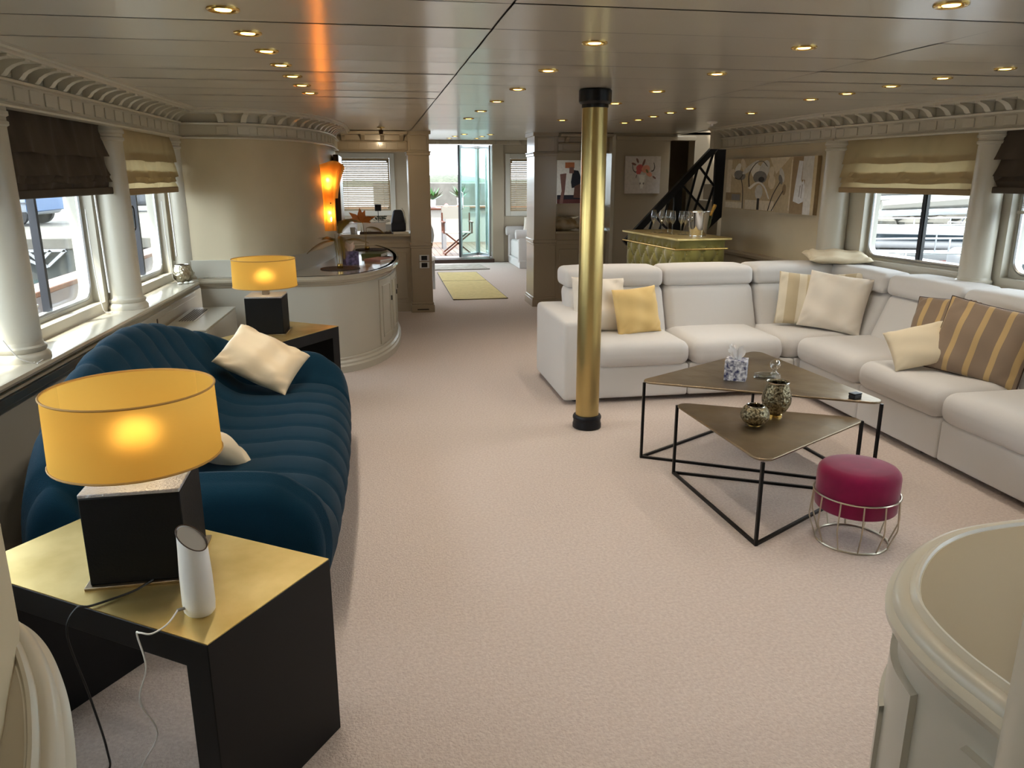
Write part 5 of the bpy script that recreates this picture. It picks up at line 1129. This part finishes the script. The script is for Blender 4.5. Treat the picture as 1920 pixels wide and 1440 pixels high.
t = thing('barrier', 'orange plastic barrier on the quay next to the van', 'barrier', (-9.9, 29, .25))
for k in range(5): MB().box(.18 * k, .18 * k + .08, -.02, .02, 0, 1.0).build('slat', 'orange_paint', t)
for z in (.1, .95): MB().box(0, .8, -.03, .03, z, z + .06).build('rail', 'orange_paint', t)
t = thing('ladder_truss', 'white steel gangway bracket on the quay wall', 'bracket', (-7.4, 19.05, 0))
for a, b in (((-.7, .0), (.0, -.35)), ((.5, .0), (.1, -.35)), ((-.7, .0), (.5, .0)), ((0, -.35), (.1, -.35)), ((-.3, 0), (.05, -.35)), ((.2, 0), (-.1, -.3))): MB().bar((a[0], 0, a[1]), (b[0], 0, b[1]), .06).build('strut', 'boat_white', t)
# breakwater of boulders on the far side of the basin
bw = thing('breakwater', 'long stone breakwater across the water outside the right windows', 'breakwater', (24, 30, WZ), math.radians(-36))
MB().box(-30, 30, .4, 5, 0, 1.9).build('core', 'quay_stone', bw)
rnd = random.Random(12); bl = []
for q in range(4):
    m = MB(); pts = [[((.5 + .09 * rnd.uniform(-1, 1)) * math.sin(PI * i / 5) * math.cos(2 * PI * j / 8), (.5 + .09 * rnd.uniform(-1, 1)) * math.sin(PI * i / 5) * math.sin(2 * PI * j / 8), .36 * math.cos(PI * i / 5)) for j in range(8)] for i in range(6)]
    m.grid(pts, cv=True); bl.append(m.build('boulder', 'quay_stone', bw, ang=10, loc=(-18 + 1.1 * q, .2, .3)))
for k in range(32):
    for r in range(4):
        o = inst(bl[(k * 3 + r) % 4], 'boulder', bw, (-16 + 1.05 * k + .5 * (r % 2), .15 + .3 * r, .25 + .48 * r), rnd.uniform(0, 6)); o.scale = (1.1, 1.1, rnd.uniform(.9, 1.3))
t = thing('shrubbery', 'dry shrubs along the top of the stone breakwater', 'shrubs', (24, 30, WZ), math.radians(-36)); t['kind'] = 'stuff'
m = MB()
for k in range(60):
    c = Vector((-17 + .6 * k, 2 + rnd.uniform(0, 1.5), 1.9 + rnd.uniform(0, .8))); r = rnd.uniform(.5, 1.0)
    m.grid([[c + Vector((r * math.sin(PI * i / 5) * math.cos(2 * PI * j / 7) * rnd.uniform(.8, 1.2), r * math.sin(PI * i / 5) * math.sin(2 * PI * j / 7), r * .8 * math.cos(PI * i / 5))) for j in range(7)] for i in range(6)], cv=True)
m.build('foliage', 'bushes', t, ang=10)
def sailboat(label, x, y, rz, L, stripe):
    t = thing('sailing_boat', label, 'boat', (x, y, WZ), rz, 'sailing boats moored outside the right windows'); rows = []
    for i in range(13):
        u = i / 12; s = -L / 2 + L * u; w = L * .16 * (1 - max(0, (u - .35) / .65) ** 2.2) * (.8 + .2 * min(1, u * 4)); hh = .75 + .25 * u * u
        rows.append([(s, -w, hh), (s, -w * .92, hh * .5), (s, -w * .5, 0), (s, 0, -.2), (s, w * .5, 0), (s, w * .92, hh * .5), (s, w, hh)])
    m = MB().grid(rows); m.f.append(tuple(range(7))); m.mi.append(0); m.build('hull', 'boat_white', t, ang=50)
    m = MB().grid([[r[0], (r[3][0], 0, r[0][2] + .06), r[6]] for r in rows]).build('deck', 'boat_white', t)
    m = MB(); m.grid([[(r[0][0], r[0][1] * 1.005, r[0][2] - .12), (r[0][0], r[0][1] * 1.0, r[0][2] - .2)] for r in rows]); m.build('stripe', stripe, t)
    rbox(L * .17, L * .085, .2, .1, 0, lambda a, b, c: (a - .2, b, c + 1.05)).build('cabin', 'boat_white', t, ang=50); MB().box(-.2 - L * .12, -.2 + L * .12, -L * .087, L * .087, 1.02, 1.14).build('cabin_window', 'dark_glass', t)
    MB().tube([(L * .1, 0, .8), (L * .1, 0, 10)], .06, 8).build('mast', 'alu', t); MB().tube([(L * .1, 0, 1.9), (-L * .35, 0, 1.75)], .05, 8).build('boom', 'alu', t); MB().tube([(L * .06, 0, 1.98), (-L * .15, 0, 2.0), (-L * .34, 0, 1.86)], [.08, .13, .06], 8).build('furled_sail', 'canvas_white', t)
    MB().tube([(L * .5, 0, 1.0), (L * .1, 0, 9.9)], .015, 5).build('forestay', 'boat_grey', t); MB().tube([(-L * .5, 0, .8), (L * .1, 0, 9.9)], .015, 5).build('backstay', 'boat_grey', t)
    for sg in (-1, 1):
        MB().tube([(r[0][0], sg * -r[0][1] * .97, r[0][2] + .55) for r in rows], .014, 5).build('guard_wire', 'alu', t)
        for r in rows[::2]: MB().tube([(r[0][0], -sg * r[0][1] * .97 * -1 if False else sg * -r[0][1] * .97, r[0][2]), (r[0][0], sg * -r[0][1] * .97, r[0][2] + .55)], .016, 5).build('stanchion', 'alu', t)
    return t
sailboat('white sailing boat with a red stripe moored outside the beige right blind', 11.2, 14.6, math.radians(-28), 9, 'boat_red')
sailboat('white sailing boat with a grey stripe moored outside the dark right blind', 9.6, 9.2, math.radians(-20), 8, 'boat_grey')
sailboat('farther white sailing boat across the basin on the right', 16, 13.5, math.radians(-40), 8, 'boat_grey')
# far shore seen over the aft deck and a soft hill line
t = thing('far_shore', 'hazy green shore on the horizon beyond the aft deck', 'shore', (0, 190, WZ)); rows = []
for i in range(41):
    x = -60 + 5 * i; h = 1.6 + .9 * math.sin(i * .5) + .5 * math.sin(i * 1.3); rows.append([(x, 0, 0), (x, 4, h * .6), (x, 12, h), (x, 30, h * .7)])
MB().grid(rows).build('hillside', 'bushes', t)
